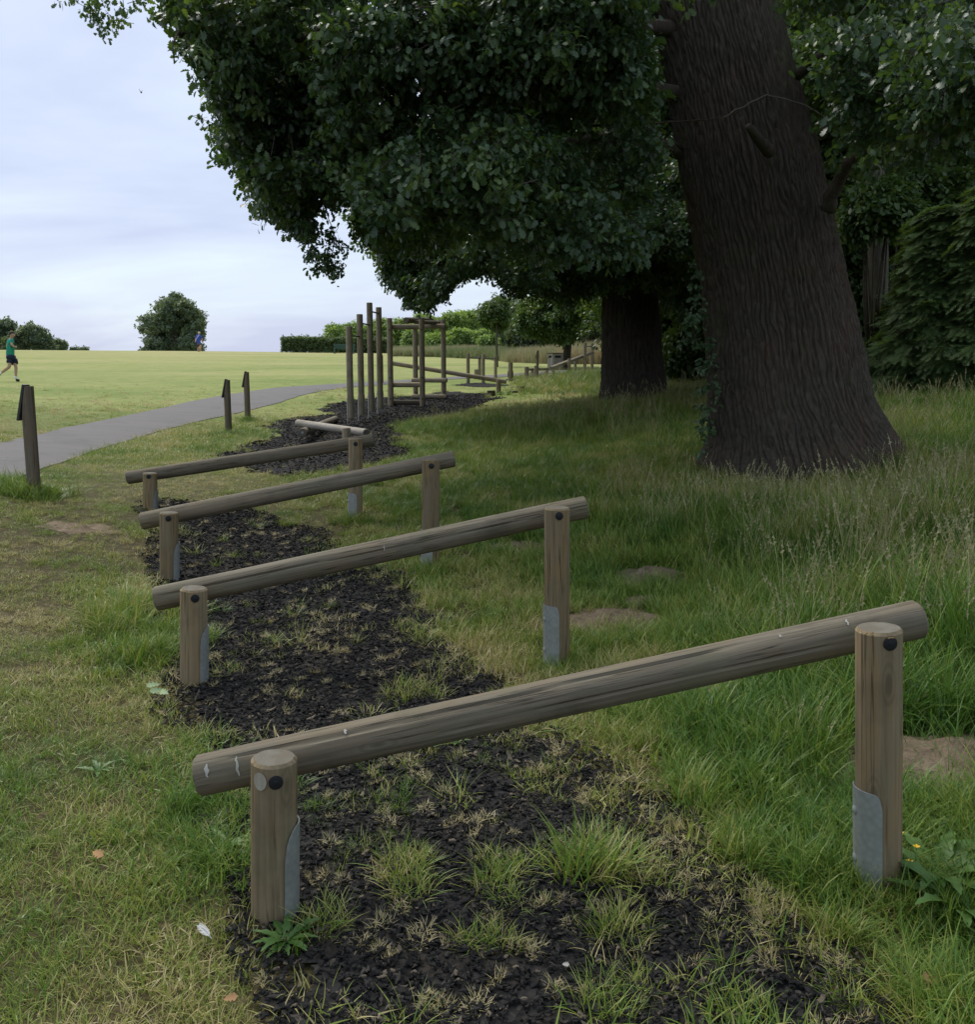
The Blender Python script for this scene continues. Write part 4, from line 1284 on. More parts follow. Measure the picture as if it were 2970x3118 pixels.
# ---- farther equipment
def two_bar(ax, bx, a_, b_, bary, label, mats=None):
    ra, rb_ = .062, .062
    c = on_ground((ax[0] + bx[0]) / 2, (ax[3] + bx[3]) / 2, 1160)
    root = thing('low_bar', c, label, 'exercise bar', 'pairs of waist-high posts with one bar')
    p, g, t = post_px(root, *ax, ra); q, g2, t2 = post_px(root, *bx, rb_)
    z = t - .12
    mb = MB(); mb.tube([Vector((g.x, g.y, z)), Vector((g2.x, g2.y, z))], .021, 8)
    child_mesh(mb, 'bar', M_BAR, root)
two_bar((1426, 1168, 1077, 33), (1461, 1165, 1083, 36), 0, 0, 0, 'left pair of waist-high posts joined by one thin bar, beyond the climbing frame')
two_bar((1472, 1169, 1079, 33), (1509.5, 1165, 1083, 36), 0, 0, 0, 'right pair of waist-high posts joined by one thin bar, beyond the sloping log')
def single_post(px, by, ty, zc, r, label, name='short_post', cat='post', group=None):
    c = on_ground(px, zc, by)
    root = thing(name, c, label, cat, group)
    post_px(root, px, by, ty, zc, r)
    return root
single_post(1451, 1166, 1125, 35.5, .085, 'short dark stub post standing between the two pairs of bar posts')
sp1 = single_post(1555, 1153, 1104, 33.5, .084, 'single thick knee-high post alone on mulch right of the low bars')
mb = MB(); cc = on_ground(1555, 33.5, 1153); mb.box(cc + Vector((.09, -.02, .25)), (.02, .05, .22)); child_mesh(mb, 'bracket', M_BAR, sp1)
mb = MB(); mb.box(cc + Vector((-.09, -.02, .25)), (.02, .05, .22)); child_mesh(mb, 'bracket', M_BAR, sp1)

# sit-up bench: level plank, raised plank and their posts
c = on_ground(1680, 37, 1140)
su = thing('sit_up_bench', c, 'timber sit-up bench with a level plank and a plank rising to two posts', 'exercise bench')
post_px(su, 1604, 1160, 1117.5, 34, .083); post_px(su, 1633.5, 1157, 1113, 34, .088)
post_px(su, 1621, 1146, 1124, 36, .06); post_px(su, 1664.5, 1144, 1128, 37, .08); post_px(su, 1685, 1142, 1126, 37.5, .065)
post_px(su, 1734, 1136, 1092, 37.5, .07); post_px(su, 1752, 1136, 1097, 39, .06)
post_px(su, 1781.5, 1120, 1044, 38.5, .072); post_px(su, 1803.5, 1120, 1045.5, 40, .065)
for dy in (-.11, .11):
    mb = MB(); mb.bar(P(1610, 1125.5, 35) + Vector((0, dy, 0)), P(1732, 1123, 38) + Vector((0, dy, 0)), .20, .09)
    child_mesh(mb, 'plank', M_WOOD, su, 30)
    mb = MB(); mb.bar(P(1680, 1120, 37) + Vector((0, dy, 0)), P(1803, 1074, 39.3) + Vector((0, dy, 0)), .20, .10)
    child_mesh(mb, 'plank', M_WOOD, su, 30)
mb = MB(); mb.tube([P(1781.5, 1055, 38.5), P(1803.5, 1055, 40)], .022, 8); child_mesh(mb, 'bar', M_BAR, su)

# stumps
for px, by, ty, zc, r, lab in ((1496, 1207, 1189, 27, .125, 'low sawn stump in grass left of the post under the sloping log'),
                               (1564, 1199, 1190, 27.5, .13, 'lowest flat sawn stump in front of the taller one, right of the sloping log'),
                               (1588, 1196, 1176, 28, .115, 'tallest sawn stump of the step stumps in the long grass'),
                               (1561, 1188, 1179, 30, .11, 'small flat stump behind the other step stumps')):
    c = on_ground(px, zc, by)
    root = thing('tree_stump', c, lab, 'stump', 'sawn step stumps by the sloping log')
    post_px(root, px, by + 4, ty, zc, r, 'stump_body', (M_DARKW, M_END), 18, .1, rings=4)

# litter bin
b = P(1691, 1128, 42); g = h1(b.x, b.y)
zt = P(1691, 1078, 42).z
bn = thing('litter_bin', (b.x, b.y, g), 'square timber slatted litter bin with a dark slot under its lid', 'bin')
hb = zt - g
rot = Matrix.Rotation(R(24), 3, 'Z')
W = .50
mb = MB(); mb.box(Vector((b.x, b.y, g + hb * .5)), (W - .06, W - .06, hb - .06), rot); child_mesh(mb, 'inner_box', M_BLACK, bn, 30)
for side in range(4):
    rs = Matrix.Rotation(R(24 + 90 * side), 3, 'Z')
    for k in range(5):
        x = (k - 2) * W / 5
        mid = k in (1, 2, 3)
        top = hb * (.74 if mid else .97)
        mb = MB(); mb.box(Vector((b.x, b.y, g)) + rs @ Vector((x, -W / 2, top / 2)), (W / 5 - .008, .028, top), rs); child_mesh(mb, 'slat', M_PALE, bn, 30)
    mb = MB(); mb.box(Vector((b.x, b.y, g)) + rs @ Vector((0, -W / 2, hb * .93)), (W * .62, .024, hb * .09), rs); child_mesh(mb, 'slat', M_PALE, bn, 30)
mb = MB(); mb.box(Vector((b.x, b.y, zt + .02)), (W + .09, W + .09, .045), rot); child_mesh(mb, 'lid', M_WOOD, bn, 30)

# park bench by the hedge
b = P(1048, 1074, 84); g = h1(b.x, b.y)
M_BENCH = flat('green_painted_wood', (0.05, 0.10, 0.075), .6)
pb = thing('park_bench', (b.x, b.y, g), 'green slatted park bench in front of the clipped hedge', 'bench')
for k, z in enumerate((.55, .68, .81)):
    mb = MB(); mb.box(Vector((b.x, b.y + .22 + .03 * k, g + z)), (1.9, .035, .10)); child_mesh(mb, 'back_slat', M_BENCH, pb, 30)
for k in range(4):
    mb = MB(); mb.box(Vector((b.x, b.y - .2 + .12 * k, g + .44)), (1.9, .09, .035)); child_mesh(mb, 'seat_slat', M_BENCH, pb, 30)
for sx in (-.85, .85):
    for sy in (-.2, .22):
        mb = MB(); mb.box(Vector((b.x + sx, b.y + sy, g + .22 + (.2 if sy > 0 else 0))), (.07, .07, .46 + (.4 if sy > 0 else 0))); child_mesh(mb, 'leg', M_BENCH, pb, 30)

# ================================================================== TREES
def bark_trunk(name, path, rad, parent, mat, nt_=160, nz=220, ridge=0.035, k=9.0, flare=0.0, lobes=5, seed=0, sq=None):
    path = np.array([tuple(p) for p in path], float); rad = np.array(rad, float)
    d = np.concatenate([[0], np.cumsum(np.linalg.norm(np.diff(path, axis=0), axis=1))])
    t = np.linspace(0, 1, nz) ** 1.25 * d[-1]
    def sm(v):
        o = np.interp(t, d, v)
        for _ in range(6): o[1:-1] = (o[:-2] + 2 * o[1:-1] + o[2:]) / 4
        return o
    cx, cy, cz, r = sm(path[:, 0]), sm(path[:, 1]), sm(path[:, 2]), sm(rad)
    th = np.linspace(0, 2 * np.pi, nt_, endpoint=False)
    T, S = np.meshgrid(th, t)
    c, s = np.cos(T), np.sin(T)
    big = fbm(c * 1.2 + 3, s * 1.2, S * 0.45, seed, 2) - 0.5
    wy = (vn(c * 2, s * 2, S * 1.1, seed + 4) - .5) * .16
    nr_ = max(8, int(k))
    ph = nr_ * T + 7.5 * (fbm(c * 4.5, s * 4.5, S * 1.0, seed + 1, 3) - .5) + 3.6 * (vn(c * 13, s * 13, S * 4.5, seed + 5) - .5)
    furrow = np.clip(np.abs(np.sin(ph)) * 1.7, 0, 1)          # 0 in the furrows, 1 on the ridges
    brk = np.clip(np.abs(2 * vn(c * 17, s * 17, S * 6.5, seed + 6) - 1) * 5, 0, 1)   # cross cracks that cut ridges into plates
    u2 = fbm(c * 24, s * 24, S * 11, seed + 2, 3) - .5
    patch = 0.55 + 0.9 * vn(c * 2.2, s * 2.2, S * 0.9, seed + 7)
    disp = ridge * patch * (furrow * (0.55 + 0.45 * brk) - 0.7) + ridge * 1.05 * u2
    R_ = r[:, None] * (1 + 0.10 * big)
    fl = flare * np.exp(-S / 0.42) * (0.55 + 0.45 * np.sin(lobes * T + seed) + 0.25 * np.sin((lobes + 3) * T + 2.0))
    R_ = R_ + fl + disp * np.clip(r[:, None] / 0.5, 0.15, 1)
    V = np.stack([cx[:, None] + R_ * c, cy[:, None] + R_ * s, np.repeat(cz[:, None], nt_, 1)], -1).reshape(-1, 3)
    i = np.arange(nz - 1)[:, None] * nt_; j = np.arange(nt_)[None, :]; j2 = (j + 1) % nt_
    F = np.stack([i + j, i + j2, i + nt_ + j2, i + nt_ + j], -1).reshape(-1, 4)
    return np_mesh(name, V, F, mat, parent)

def oak_leaf(mb, base, d, nrm, L, m=0, simple=False):
    d = d.normalized(); s = d.cross(nrm).normalized(); n = s.cross(d)
    st = [(0, .02), (.18, .10), (.3, .24), (.4, .13), (.54, .33), (.64, .17), (.78, .33), (.88, .2), (1, .03)] if not simple else [(0, .02), (.3, .22), (.7, .26), (1, .02)]
    v, f = [], []
    for q, w in st:
        dz = -0.22 * q * q
        c = base + d * (L * q) + n * (L * dz)
        v += [c - s * (w * L) + n * (.09 * L * w * 2), c, c + s * (w * L) + n * (.09 * L * w * 2)]
    for i in range(len(st) - 1):
        a = 3 * i
        f += [(a, a + 1, a + 4, a + 3), (a + 1, a + 2, a + 5, a + 4)]
    mb.add(v, f, m)
def rv(): 
    while True:
        v = Vector((rr.uniform(-1, 1), rr.uniform(-1, 1), rr.uniform(-1, 1)))
        if 0.1 < v.length < 1: return v
def twig_cluster(n, L, rad, simple=False, leaf=None, twig=True):
    mb = MB()
    tip = Vector((rad * .9, 0, rr.uniform(-.1, .1) * rad))
    if twig: mb.tube([Vector((-rad * .6, 0, 0)), Vector((0, 0, .03 * rad)), tip], [.004, .003, .0015], 4, 1, False)
    for k in range(n):
        q = rr.uniform(-.2, 1)
        b = tip * q + rv() * rad * .42
        d = (tip.normalized() * .5 + rv() * 1.1 + Vector((0, 0, -.3))).normalized()
        nn = (Vector((0, 0, 1)) + rv() * .75).normalized()
        if abs(nn.dot(d)) > .95: nn = Vector((0, 1, 0))
        oak_leaf(mb, b, d, nn, L * rr.uniform(.65, 1.15), 0, simple)
    return mb
C_OAK = src_collection('oak_source', [src('oak', twig_cluster(23, .070, .19), [M_OAKLEAF, M_BARK], i) for i in range(6)])
C_WOODL = src_collection('woodleaf_source', [src('woodleaf', twig_cluster(26, .12, .34, True), [M_WOODLEAF, M_BARK], i) for i in range(5)])
C_LIME = src_collection('lightleaf_source', [src('lightleaf', twig_cluster(34, .30, .75, True, twig=False), [M_LIME], i) for i in range(4)])
C_FAR = src_collection('farleaf_source', [src('farleaf', twig_cluster(34, .34, .8, True, twig=False), [M_FARLEAF], i) for i in range(4)])
C_HEDGE = src_collection('hedge_source', [src('hedgeleaf', twig_cluster(30, .13, .25, True, twig=False), [M_HEDGE], i) for i in range(4)])
C_IVY = src_collection('ivy_source', [src('ivyleaf', twig_cluster(9, .075, .10, True, twig=False), [M_IVY], i) for i in range(4)])
def yew_spray():
    mb = MB()
    for b in range(5):
        a = (b - 2) * .38
        d = Vector((math.cos(a), math.sin(a), -.12 - .08 * abs(b - 2)))
        Lb = .42 - .07 * abs(b - 2)
        mb.tube([Vector((0, 0, 0)), d * Lb], [.004, .0015], 3, 1, False)
        for k in range(13):
            q = (k + 1) / 14
            for sgn in (-1, 1):
                p = d * (Lb * q)
                aa = a + sgn * 1.0
                dd = Vector((math.cos(aa), math.sin(aa), rr.uniform(-.25, .15)))
                l = .085 * (1.1 - q * .6)
                w = Vector((-dd.y, dd.x, 0)) * .010
                mb.add([p - w, p + w, p + dd * l], [(0, 1, 2)])
    return mb
C_YEW = src_collection('conifer_source', [src('conifer', yew_spray(), [M_YEW, M_BARK], i) for i in range(4)])

def clump_pts(cl, per, shell=0.45, flatten=1.0):
    """cl: rows x,y,z,rx,ry,rz ; points biased to each clump's shell"""
    cl = np.asarray(cl, float)
    n = (per * np.ones(len(cl))).astype(int) if np.isscalar(per) else np.asarray(per, int)
    c = np.repeat(cl, n, 0)
    d = rng.normal(size=(len(c), 3)); d /= np.linalg.norm(d, axis=1, keepdims=True)
    r = rng.random(len(c)) ** (1 / 3) * (1 - shell) + shell * rng.random(len(c)) ** .4
    r = np.clip(r, 0, 1) * (1 + 0.22 * rng.normal(size=len(c)))
    return c[:, :3] + d * r[:, None] * c[:, 3:6], d
def crown(parent, pts, d, coll, scl, nidx, droop=.35, name='crown'):
    n = len(pts)
    az = np.arctan2(d[:, 1], d[:, 0]) + rng.normal(0, .8, n)
    return scatter(name, pts, np.column_stack([rng.normal(0, .4, n), droop + rng.normal(0, .45, n), az]), scl * rng.uniform(.75, 1.3, n), rng.integers(0, nidx, n), coll, None, parent)
def prune(pts, d, poly, jit=26, mind=2.6, ext_=.21):
    px, py, zc = project(pts[:, 0], pts[:, 1], pts[:, 2])
    s = 9.0 / np.maximum(zc, 1.5)
    inn = np.zeros(len(px), bool)
    ins_ = ext_ * FPX / np.maximum(zc, 1.0) * np.clip(0.25 + 1.5 * fbm(pts[:, 0] * 1.6, pts[:, 1] * 1.6, pts[:, 2] * 1.6, 17, 2) + rng.normal(0, .15, len(px)), .2, 2.0)
    for k_ in range(6):
        inn |= inside(px + ins_ * math.cos(k_ * math.pi / 3), py + ins_ * math.sin(k_ * math.pi / 3), poly)
    inn &= zc > .3
    near = (zc > 0) & (np.linalg.norm(pts - np.array([0, 0, CAMZ]), axis=1) < mind)
    k = ~inn & ~near
    return pts[k], d[k]
def limb(parent, pts, r0, r1, mat=M_BARK, seg=9, name='limb', twigs=()):
    mb = MB()
    pts = [Vector(p) for p in pts]
    fine = []
    for a, b in zip(pts[:-1], pts[1:]):
        for k in range(4):
            q = k / 4
            fine.append(a.lerp(b, q))
    fine.append(pts[-1])
    for _ in range(2):
        fine = [fine[0]] + [(fine[i - 1] + fine[i] * 2 + fine[i + 1]) / 4 for i in range(1, len(fine) - 1)] + [fine[-1]]
    L = (fine[0] - fine[-1]).length
    for i in range(1, len(fine) - 1):
        fine[i] = fine[i] + rv() * .025 * L * .5
    n = len(fine)
    mb.tube(fine, [r0 + (r1 - r0) * (i / (n - 1)) ** .8 for i in range(n)], seg)
    for tw in twigs: mb.tube(*tw)
    o = mb.build(name, mat, parent)
    return o, fine
def twig_to(fine, tgt, r=.018):
    tgt = Vector(tgt)
    b = min(fine, key=lambda p: (p - tgt).length + rr.random() * .3)
    m = b.lerp(tgt, .5) + rv() * .12 * (tgt - b).length + Vector((0, 0, .08 * (tgt - b).length))
    return ([b, b.lerp(m, .5) + rv() * .03, m, m.lerp(tgt, .55) + rv() * .05, tgt], [r, r * .8, r * .6, r * .4, r * .2], 5)

# ---- the big oak on the right
oc = ground_hit(2440, 1445)
ZA = 10.0
prof = [(1500, 2495, 380), (1440, 2482, 340), (1380, 2464, 302), (1333, 2446, 272), (1218, 2408, 242), (1066, 2385, 230), (876, 2356, 215), (685, 2320, 212), (457, 2275, 207), (228, 2225, 188), (0, 2170, 188),
        (-300, 2140, 190), (-800, 2060, 165), (-1500, 2010, 120), (-2300, 1990, 60)]
oakA = thing('oak_tree', (oc.x, oc.y, oc.z), 'great oak with a thick leaning fissured trunk, spreading over the hurdles', 'tree', 'oaks along the edge of the field')
pathA = [P(cx_p, py_, ZA + 0.72) for py_, cx_p, hw in prof]
radA = [hw * (ZA + .6) / FPX for py_, cx_p, hw in prof]
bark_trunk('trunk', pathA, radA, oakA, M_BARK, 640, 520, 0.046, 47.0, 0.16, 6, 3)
trunkA = [Vector(p) for p in pathA]
def trunk_at(z, path=None):
    path = path or trunkA
    for a, b in zip(path[:-1], path[1:]):
        if a.z <= z <= b.z: return a.lerp(b, (z - a.z) / (b.z - a.z))
    return path[-1].copy()
OPEN_A = [(-4000, -300), (400, -300), (425, -60), (429, 30), (448, 97), (520, 125), (450, 157), (448, 216), (560, 239), (610, 284), (597, 392), (634, 448), (664, 522), (746, 567), (761, 634), (799, 698),
          (873, 694), (888, 739), (940, 746), (993, 672), (1000, 597), (1045, 619), (1052, 687), (1100, 760), (1200, 800), (1400, 800), (1700, 820), (1990, 800), (2075, 700), (2050, 450), (1995, 40), (2100, 20), (2410, 60), (2540, 640),
          (2650, 640), (2700, 520), (2800, 560), (2900, 520), (3000, 560), (3400, 560), (9000, 1500), (9000, 9000), (-4000, 9000)]
clA = []
def cpx(px, py, zc, r, fl=.7):
    p = P(px, py, zc); return (p.x, p.y, p.z, r, r, r * fl)
for px, py, zc, r in ((520, 40, 8, .45), (600, 100, 8.3, .5), (530, 190, 7.4, .28), (640, 180, 8, .5), (720, 290, 8.6, .45), (690, 410, 8.8, .42), (730, 480, 9.2, .42), (800, 560, 9.6, .45), (830, 640, 9.8, .35), (900, 640, 9.4, .42),
                      (930, 700, 9.2, .2), (980, 560, 10, .5), (900, 480, 9.4, .6), (860, 330, 9, .6), (800, 180, 8.6, .6), (1080, 600, 10.2, .55), (1000, 380, 9.6, .7), (960, 180, 9, .7), (1150, 690, 10.5, .5), (1120, 480, 10, .7)):
    clA.append(cpx(px, py, zc, r))
for _ in range(94):
    clA.append(cpx(rr.uniform(640, 2080), rr.uniform(-250, 740), rr.uniform(7.4, 13.5), rr.uniform(.36, .72), .6))
for _ in range(20):
    clA.append(cpx(rr.uniform(2480, 3250), rr.uniform(-350, 470), rr.uniform(6.5, 12), rr.uniform(.45, .85)))
for _ in range(18):
    clA.append(cpx(rr.uniform(1450, 2020), rr.uniform(-80, 260), rr.uniform(7.8, 9.4), rr.uniform(.4, .65), .6))
nvis = len(clA)
for _ in range(10):
    d = rv().normalized(); q = rr.uniform(.5, 1)
    p = Vector((1.2 + d.x * 8.5 * q, 7.5 + d.y * 9.5 * q, 7.6 + d.z * 4.6 * q))
    if p.z > 5.5 and p.x < 4.5 and (p - Vector((0, 0, 1.6))).length > 3.2: clA.append((p.x, p.y, p.z, 1.1, 1.1, .7))
per = np.array([int(140 * (c[3] / .7) ** 2) + 22 for c in clA[:nvis]] + [120] * (len(clA) - nvis))
ptsA, dA = clump_pts(clA, per)
ptsA, dA = prune(ptsA, dA, OPEN_A)
# sprig hanging below the crown and the twig tip entering the frame at the top left
sprig = [P(975, 600, 9.0), P(1000, 650, 8.95), P(1012, 720, 8.9), P(1010, 800, 8.9)]
ex = []
for px, py, n_, s in ((1005, 765, 10, .13), (1030, 755, 3, .05), (975, 770, 7, .08), (985, 800, 6, .07), (1010, 820, 6, .07), (1008, 700, 3, .06), (940, 725, 8, .14), (310, 5, 9, .15), (280, 0, 6, .14), (330, 25, 5, .08), (385, -10, 4, .07)):
    c = np.array(P(px, py, 8.9 if py > 100 else 7.2)); ex.append(c + rng.normal(0, s, (n_, 3)) * np.array([.7, 1, .6]))
ex = np.concatenate(ex)
sA = np.concatenate([np.ones(len(ptsA)), np.full(len(ex), .62)]); ptsA = np.concatenate([ptsA, ex]); dA = np.concatenate([dA, rng.normal(size=ex.shape)])
crown(oakA, ptsA, dA, C_OAK, sA, 6)
print('oak A', len(ptsA))
clW = [Vector(c[:3]) for c in clA]
mains = [([trunk_at(4.6), P(1900, 250, 10.4), P(1500, 260, 9.8), P(1100, 330, 9.4), P(800, 480, 9.4)], .10, .025),
         ([trunk_at(5.4), P(1800, 60, 10), P(1300, 60, 9.2), P(900, 120, 8.6), P(560, 110, 8)], .10, .025),
         ([trunk_at(3.9), P(1900, 420, 10.6), P(1600, 440, 11), P(1300, 520, 10.8), P(1000, 560, 9.8)], .10, .02),
         ([trunk_at(6.3), P(1560, -120, 9.5), P(1520, 60, 9.0), P(1370, 220, 9.0), P(1200, 300, 9.2)], .14, .02),
         ([P(1240, -40, 8.8), P(1180, 60, 8.8), P(1120, 120, 8.8), P(1000, 170, 8.7), P(820, 230, 8.7)], .06, .015),
         ([P(2520, 640, 9.9), P(2545, 560, 9.7), P(2600, 480, 9.3), P(2660, 420, 8.9), P(2780, 330, 8.6), P(2900, 250, 8.2)], .085, .025),
         ([P(2430, 230, 10.0), P(2500, 165, 9.6), P(2600, 150, 9.2), P(2780, 90, 8.6), P(2950, 60, 8.2)], .06, .02),
         ([P(2500, 420, 10.2), P(2600, 290, 10), P(2740, 200, 9.8), P(2900, 190, 9.8)], .045, .015),
         ([trunk_at(7), Vector((2, 7, 8)), Vector((1, 4, 7.5)), Vector((0, 1, 7))], .2, .04),
         ([trunk_at(7.5), Vector((4, 7, 9)), Vector((6, 4, 8)), Vector((7, 1, 7))], .2, .04),
         ([trunk_at(8), Vector((5, 12, 10)), Vector((7, 14, 9)), Vector((9, 15, 8))], .2, .04),
         ([trunk_at(8.5), Vector((0, 12, 10)), Vector((-2, 14, 9)), Vector((-4, 15, 8))], .2, .04)]
fines = []
for pts, r0, r1 in mains: fines.append((pts, r0, r1, []))
for c in clW:
    best = min(range(len(mains)), key=lambda i: min((Vector(p) - c).length for p in mains[i][0]))
    fines[best][3].append(c)
def blocked(c):
    px, py, zc = project(c.x, c.y, c.z)
    return bool(inside([px], [py], OPEN_A)[0])
for pts, r0, r1, tg in fines:
    V_ = [Vector(p) for p in pts]
    dense = [V_[i].lerp(V_[i + 1], k / 4) for i in range(len(V_) - 1) for k in range(4)] + [V_[-1]]
    tw = [twig_to(dense, c, .02) for c in tg if not blocked(c) and min((q_ - c).length for q_ in dense) < 1.5]
    limb(oakA, pts, r0, r1, twigs=tw)
limb(oakA, sprig, .006, .003, seg=5)
limb(oakA, [P(1690, 395, 9.2), P(1800, 385, 9.2), P(1950, 378, 9.1), P(2060, 368, 9.1), P(2200, 362, 9.0), P(2330, 300, 8.9)], .018, .004, seg=7)
limb(oakA, [P(2190, 362, 9.0), P(2290, 310, 8.9), P(2345, 285, 8.9), P(2480, 330, 8.9), P(2620, 425, 8.8)], .007, .003, M_BARK2, 6)
limb(oakA, [P(2345, 462, 9.6), P(2310, 425, 9.3), P(2280, 385, 9.1)], .07, .035, M_BARK, 9, 'branch_stub')
# ivy up the left edge of the trunk
iv = thing('ivy', P(2150, 1330, 9.8), 'strip of ivy climbing the shaded left edge of the great oak trunk', 'ivy')
ivp = []
for py, px, w in ((880, 2128, 8), (960, 2137, 14), (1040, 2145, 18), (1100, 2150, 18), (1160, 2154, 14), (1230, 2156, 12), (1290, 2152, 14), (1340, 2150, 10), (940, 2105, 10), (1010, 2120, 14)):
    for _ in range(5):
        ivp.append(P(px + rr.gauss(0, w), py + rr.gauss(0, 28), 10.25 + rr.gauss(0, .12)))
ivp = np.array([tuple(p) for p in ivp])
scatter('ivy_leaves', ivp, np.column_stack([rng.normal(0, .5, len(ivp)), .8 + rng.normal(0, .4, len(ivp)), rng.uniform(2, 4.5, len(ivp))]), rng.uniform(.7, 1.2, len(ivp)), rng.integers(0, 4, len(ivp)), C_IVY, None, iv)

# ---- second oak, farther along the edge
oc = ground_hit(1935, 1222)
oakB = thing('oak_tree', (oc.x, oc.y, oc.z), 'second stout oak, its short trunk rising from long grass under dense low foliage', 'tree', 'oaks along the edge of the field')
ZB = 20.7
profB = [(1245, 1935, 112), (1222, 1933, 104), (1180, 1930, 96), (1100, 1926, 90), (1000, 1924, 86), (900, 1918, 80), (760, 1905, 78), (500, 1890, 70), (100, 1860, 50), (-400, 1840, 25)]
pathB = [P(x, y, ZB) for y, x, h in profB]
bark_trunk('trunk', pathB, [h * ZB / FPX for y, x, h in profB], oakB, M_BARK, 260, 220, 0.05, 24.0, .14, 5, 21)
OPEN_B = [(-4000, -600), (700, -600), (760, 560), (1045, 605), (1052, 687), (1082, 724), (1149, 806), (1164, 866), (1216, 896), (1226, 933), (1254, 976), (1300, 956), (1354, 932), (1382, 895), (1420, 850), (1480, 850),
          (1530, 890), (1580, 905), (1640, 900), (1700, 950), (1830, 905), (1880, 890), (1990, 880), (2020, 940), (2090, 1010), (2160, 1000), (2300, 1000), (9000, 1000), (9000, 9000), (-4000, 9000)]
clB = []
for px, py, zc, r in ((1130, 660, 17, .7), (1150, 740, 17.5, .7), (1190, 800, 18, .6), (1230, 860, 18, .6), (1250, 920, 18, .35), (1300, 880, 18.5, .7), (1340, 900, 18.5, .45), (1370, 850, 19, .6), (1260, 760, 18.5, 1.0),
                      (1420, 760, 19, .9), (1500, 800, 19, .7), (1570, 850, 19, .6), (1650, 850, 19, .6), (1750, 870, 18.5, .7), (1850, 850, 18, .7), (1950, 830, 18, .7), (2050, 900, 18.5, .8), (2120, 950, 19, .6), (1690, 890, 21, .7)):
    clB.append(cpx(px, py, zc, r))
for _ in range(100):
    clB.append(cpx(rr.uniform(1180, 2300), rr.uniform(380, 900), rr.uniform(15.5, 24), rr.uniform(.55, 1.05), .6))
nvB = len(clB)
for _ in range(6):
    d = rv().normalized(); q = rr.uniform(.5, 1)
    clB.append((2.6 + d.x * 7 * q, 21 + d.y * 6 * q, 8 + d.z * 4.5 * q, 1.4, 1.4, .9))
per = np.array([int(130 * (c[3] / .8) ** 2) + 20 for c in clB[:nvB]] + [110] * (len(clB) - nvB))
ptsB, dB = clump_pts(clB, per)
ptsB, dB = prune(ptsB, dB, OPEN_B)
crown(oakB, ptsB, dB, C_OAK, 1.25, 6)
print('oak B', len(ptsB))
tb = [Vector(p) for p in pathB]
for tg in ((1500, 700, 18.5), (1300, 800, 18.3), (1700, 700, 18), (2150, 760, 19), (1600, 560, 21)):
    e = P(*tg); s_ = trunk_at(4.5 + rr.random() * 1.5, tb)
    limb(oakB, [s_, s_.lerp(e, .5) + Vector((0, 0, .6)), e], .16, .03)

# ---- other trees
def tree(name, base, h, crown_c, crown_r, coll, scl, nclump, per, label, group=None, tr=.12, bark=M_BARK2, nidx=4, lean=(0, 0), zmin=None, poly=None, cr=.42, trunk_top=.75, jit=40):
    b = Vector(base)
    root = thing(name, b, label, 'tree', group)
    top = b + Vector((lean[0], lean[1], h * trunk_top))
    mb = MB(); mid = b.lerp(top, .5) + Vector((rr.uniform(-.1, .1) * tr * 5, 0, 0))
    mb.tube([b - Vector((0, 0, .3)), b + Vector((0, 0, .05 * h)), mid, top], [tr * 1.35, tr, tr * .8, tr * .3], 12)
    cs = Vector(crown_c); rx, ry, rz = crown_r
    cl = []
    for k in range(nclump):
        d = rv().normalized(); q = rr.uniform(.25, .82)
        r_ = cr * min(rx, rz) * rr.uniform(.7, 1.25)
        c = cs + Vector((d.x * rx * q, d.y * ry * q, d.z * rz * q))
        if zmin is not None and c.z - r_ * .6 < zmin: c.z = zmin + r_ * .6
        cl.append((c.x, c.y, c.z, r_, r_, r_ * .8))
    for k in range(min(7, nclump)):
        e = Vector(cl[k][:3]); s_ = b.lerp(top, rr.uniform(.4, .85))
        mb.tube([s_, s_.lerp(e, .5) + Vector((0, 0, .05 * h)), e], [tr * .4, tr * .25, tr * .08], 6)
    o = mb.build('trunk', bark, root)
    pts, d = clump_pts(cl, per, .5)
    if poly is not None: pts, d = prune(pts, d, poly, jit)
    crown(root, pts, d, coll, scl, nidx, .25)
    return root
def tree_px(name, px, base_y, zc, top_y, ccx, ccy, rxp, ryp, coll, scl, nclump, per, label, **kw):
    b = P(px, base_y, zc)
    b.z = min(b.z, h1(b.x, b.y)) if kw.pop('sit', True) else b.z
    b.z = h1(b.x, b.y)
    t = P(px, top_y, zc)
    c = P(ccx, ccy, zc)
    rx, rz = rxp * zc / FPX, ryp * zc / FPX
    return tree(name, b, max(t.z - b.z, 1.0), c, (rx, rx, rz), coll, scl, nclump, per, label, **kw)

# lone tree on the crest, and the trees at far left
lone = thing('lone_tree', (0, 0, 0), 'lone round dark tree on the crest of the field behind the walker', 'tree')
zl = 135.0
b = P(530, 1070, zl); b.z = h1(b.x, b.y); lone.location = b
mb = MB(); mb.tube([b, P(528, 1060, zl), P(530, 1000, zl), P(530, 940, zl)], [.8, .6, .5, .2], 10); mb.build('trunk', M_BARK, lone)
cl = []
for px, py, r_ in ((540, 915, 26), (520, 930, 28), (565, 935, 25), (585, 950, 24), (595, 975, 22), (500, 925, 14), (550, 960, 36), (510, 985, 34), (470, 975, 24), (450, 1000, 18), (445, 968, 12), (490, 1020, 34), (540, 1010, 40),
                   (590, 1010, 28), (580, 1045, 26), (530, 1050, 30), (475, 1052, 24), (505, 960, 22), (600, 1000, 16), (470, 1030, 22), (610, 985, 10), (595, 1058, 14), (455, 1062, 12), (525, 1064, 26), (555, 1062, 24), (500, 1066, 18)):
    p = P(px, py, zl + rr.uniform(-3, 3)); s_ = r_ * zl / FPX; cl.append((p.x, p.y, p.z, s_, s_, s_ * .9))
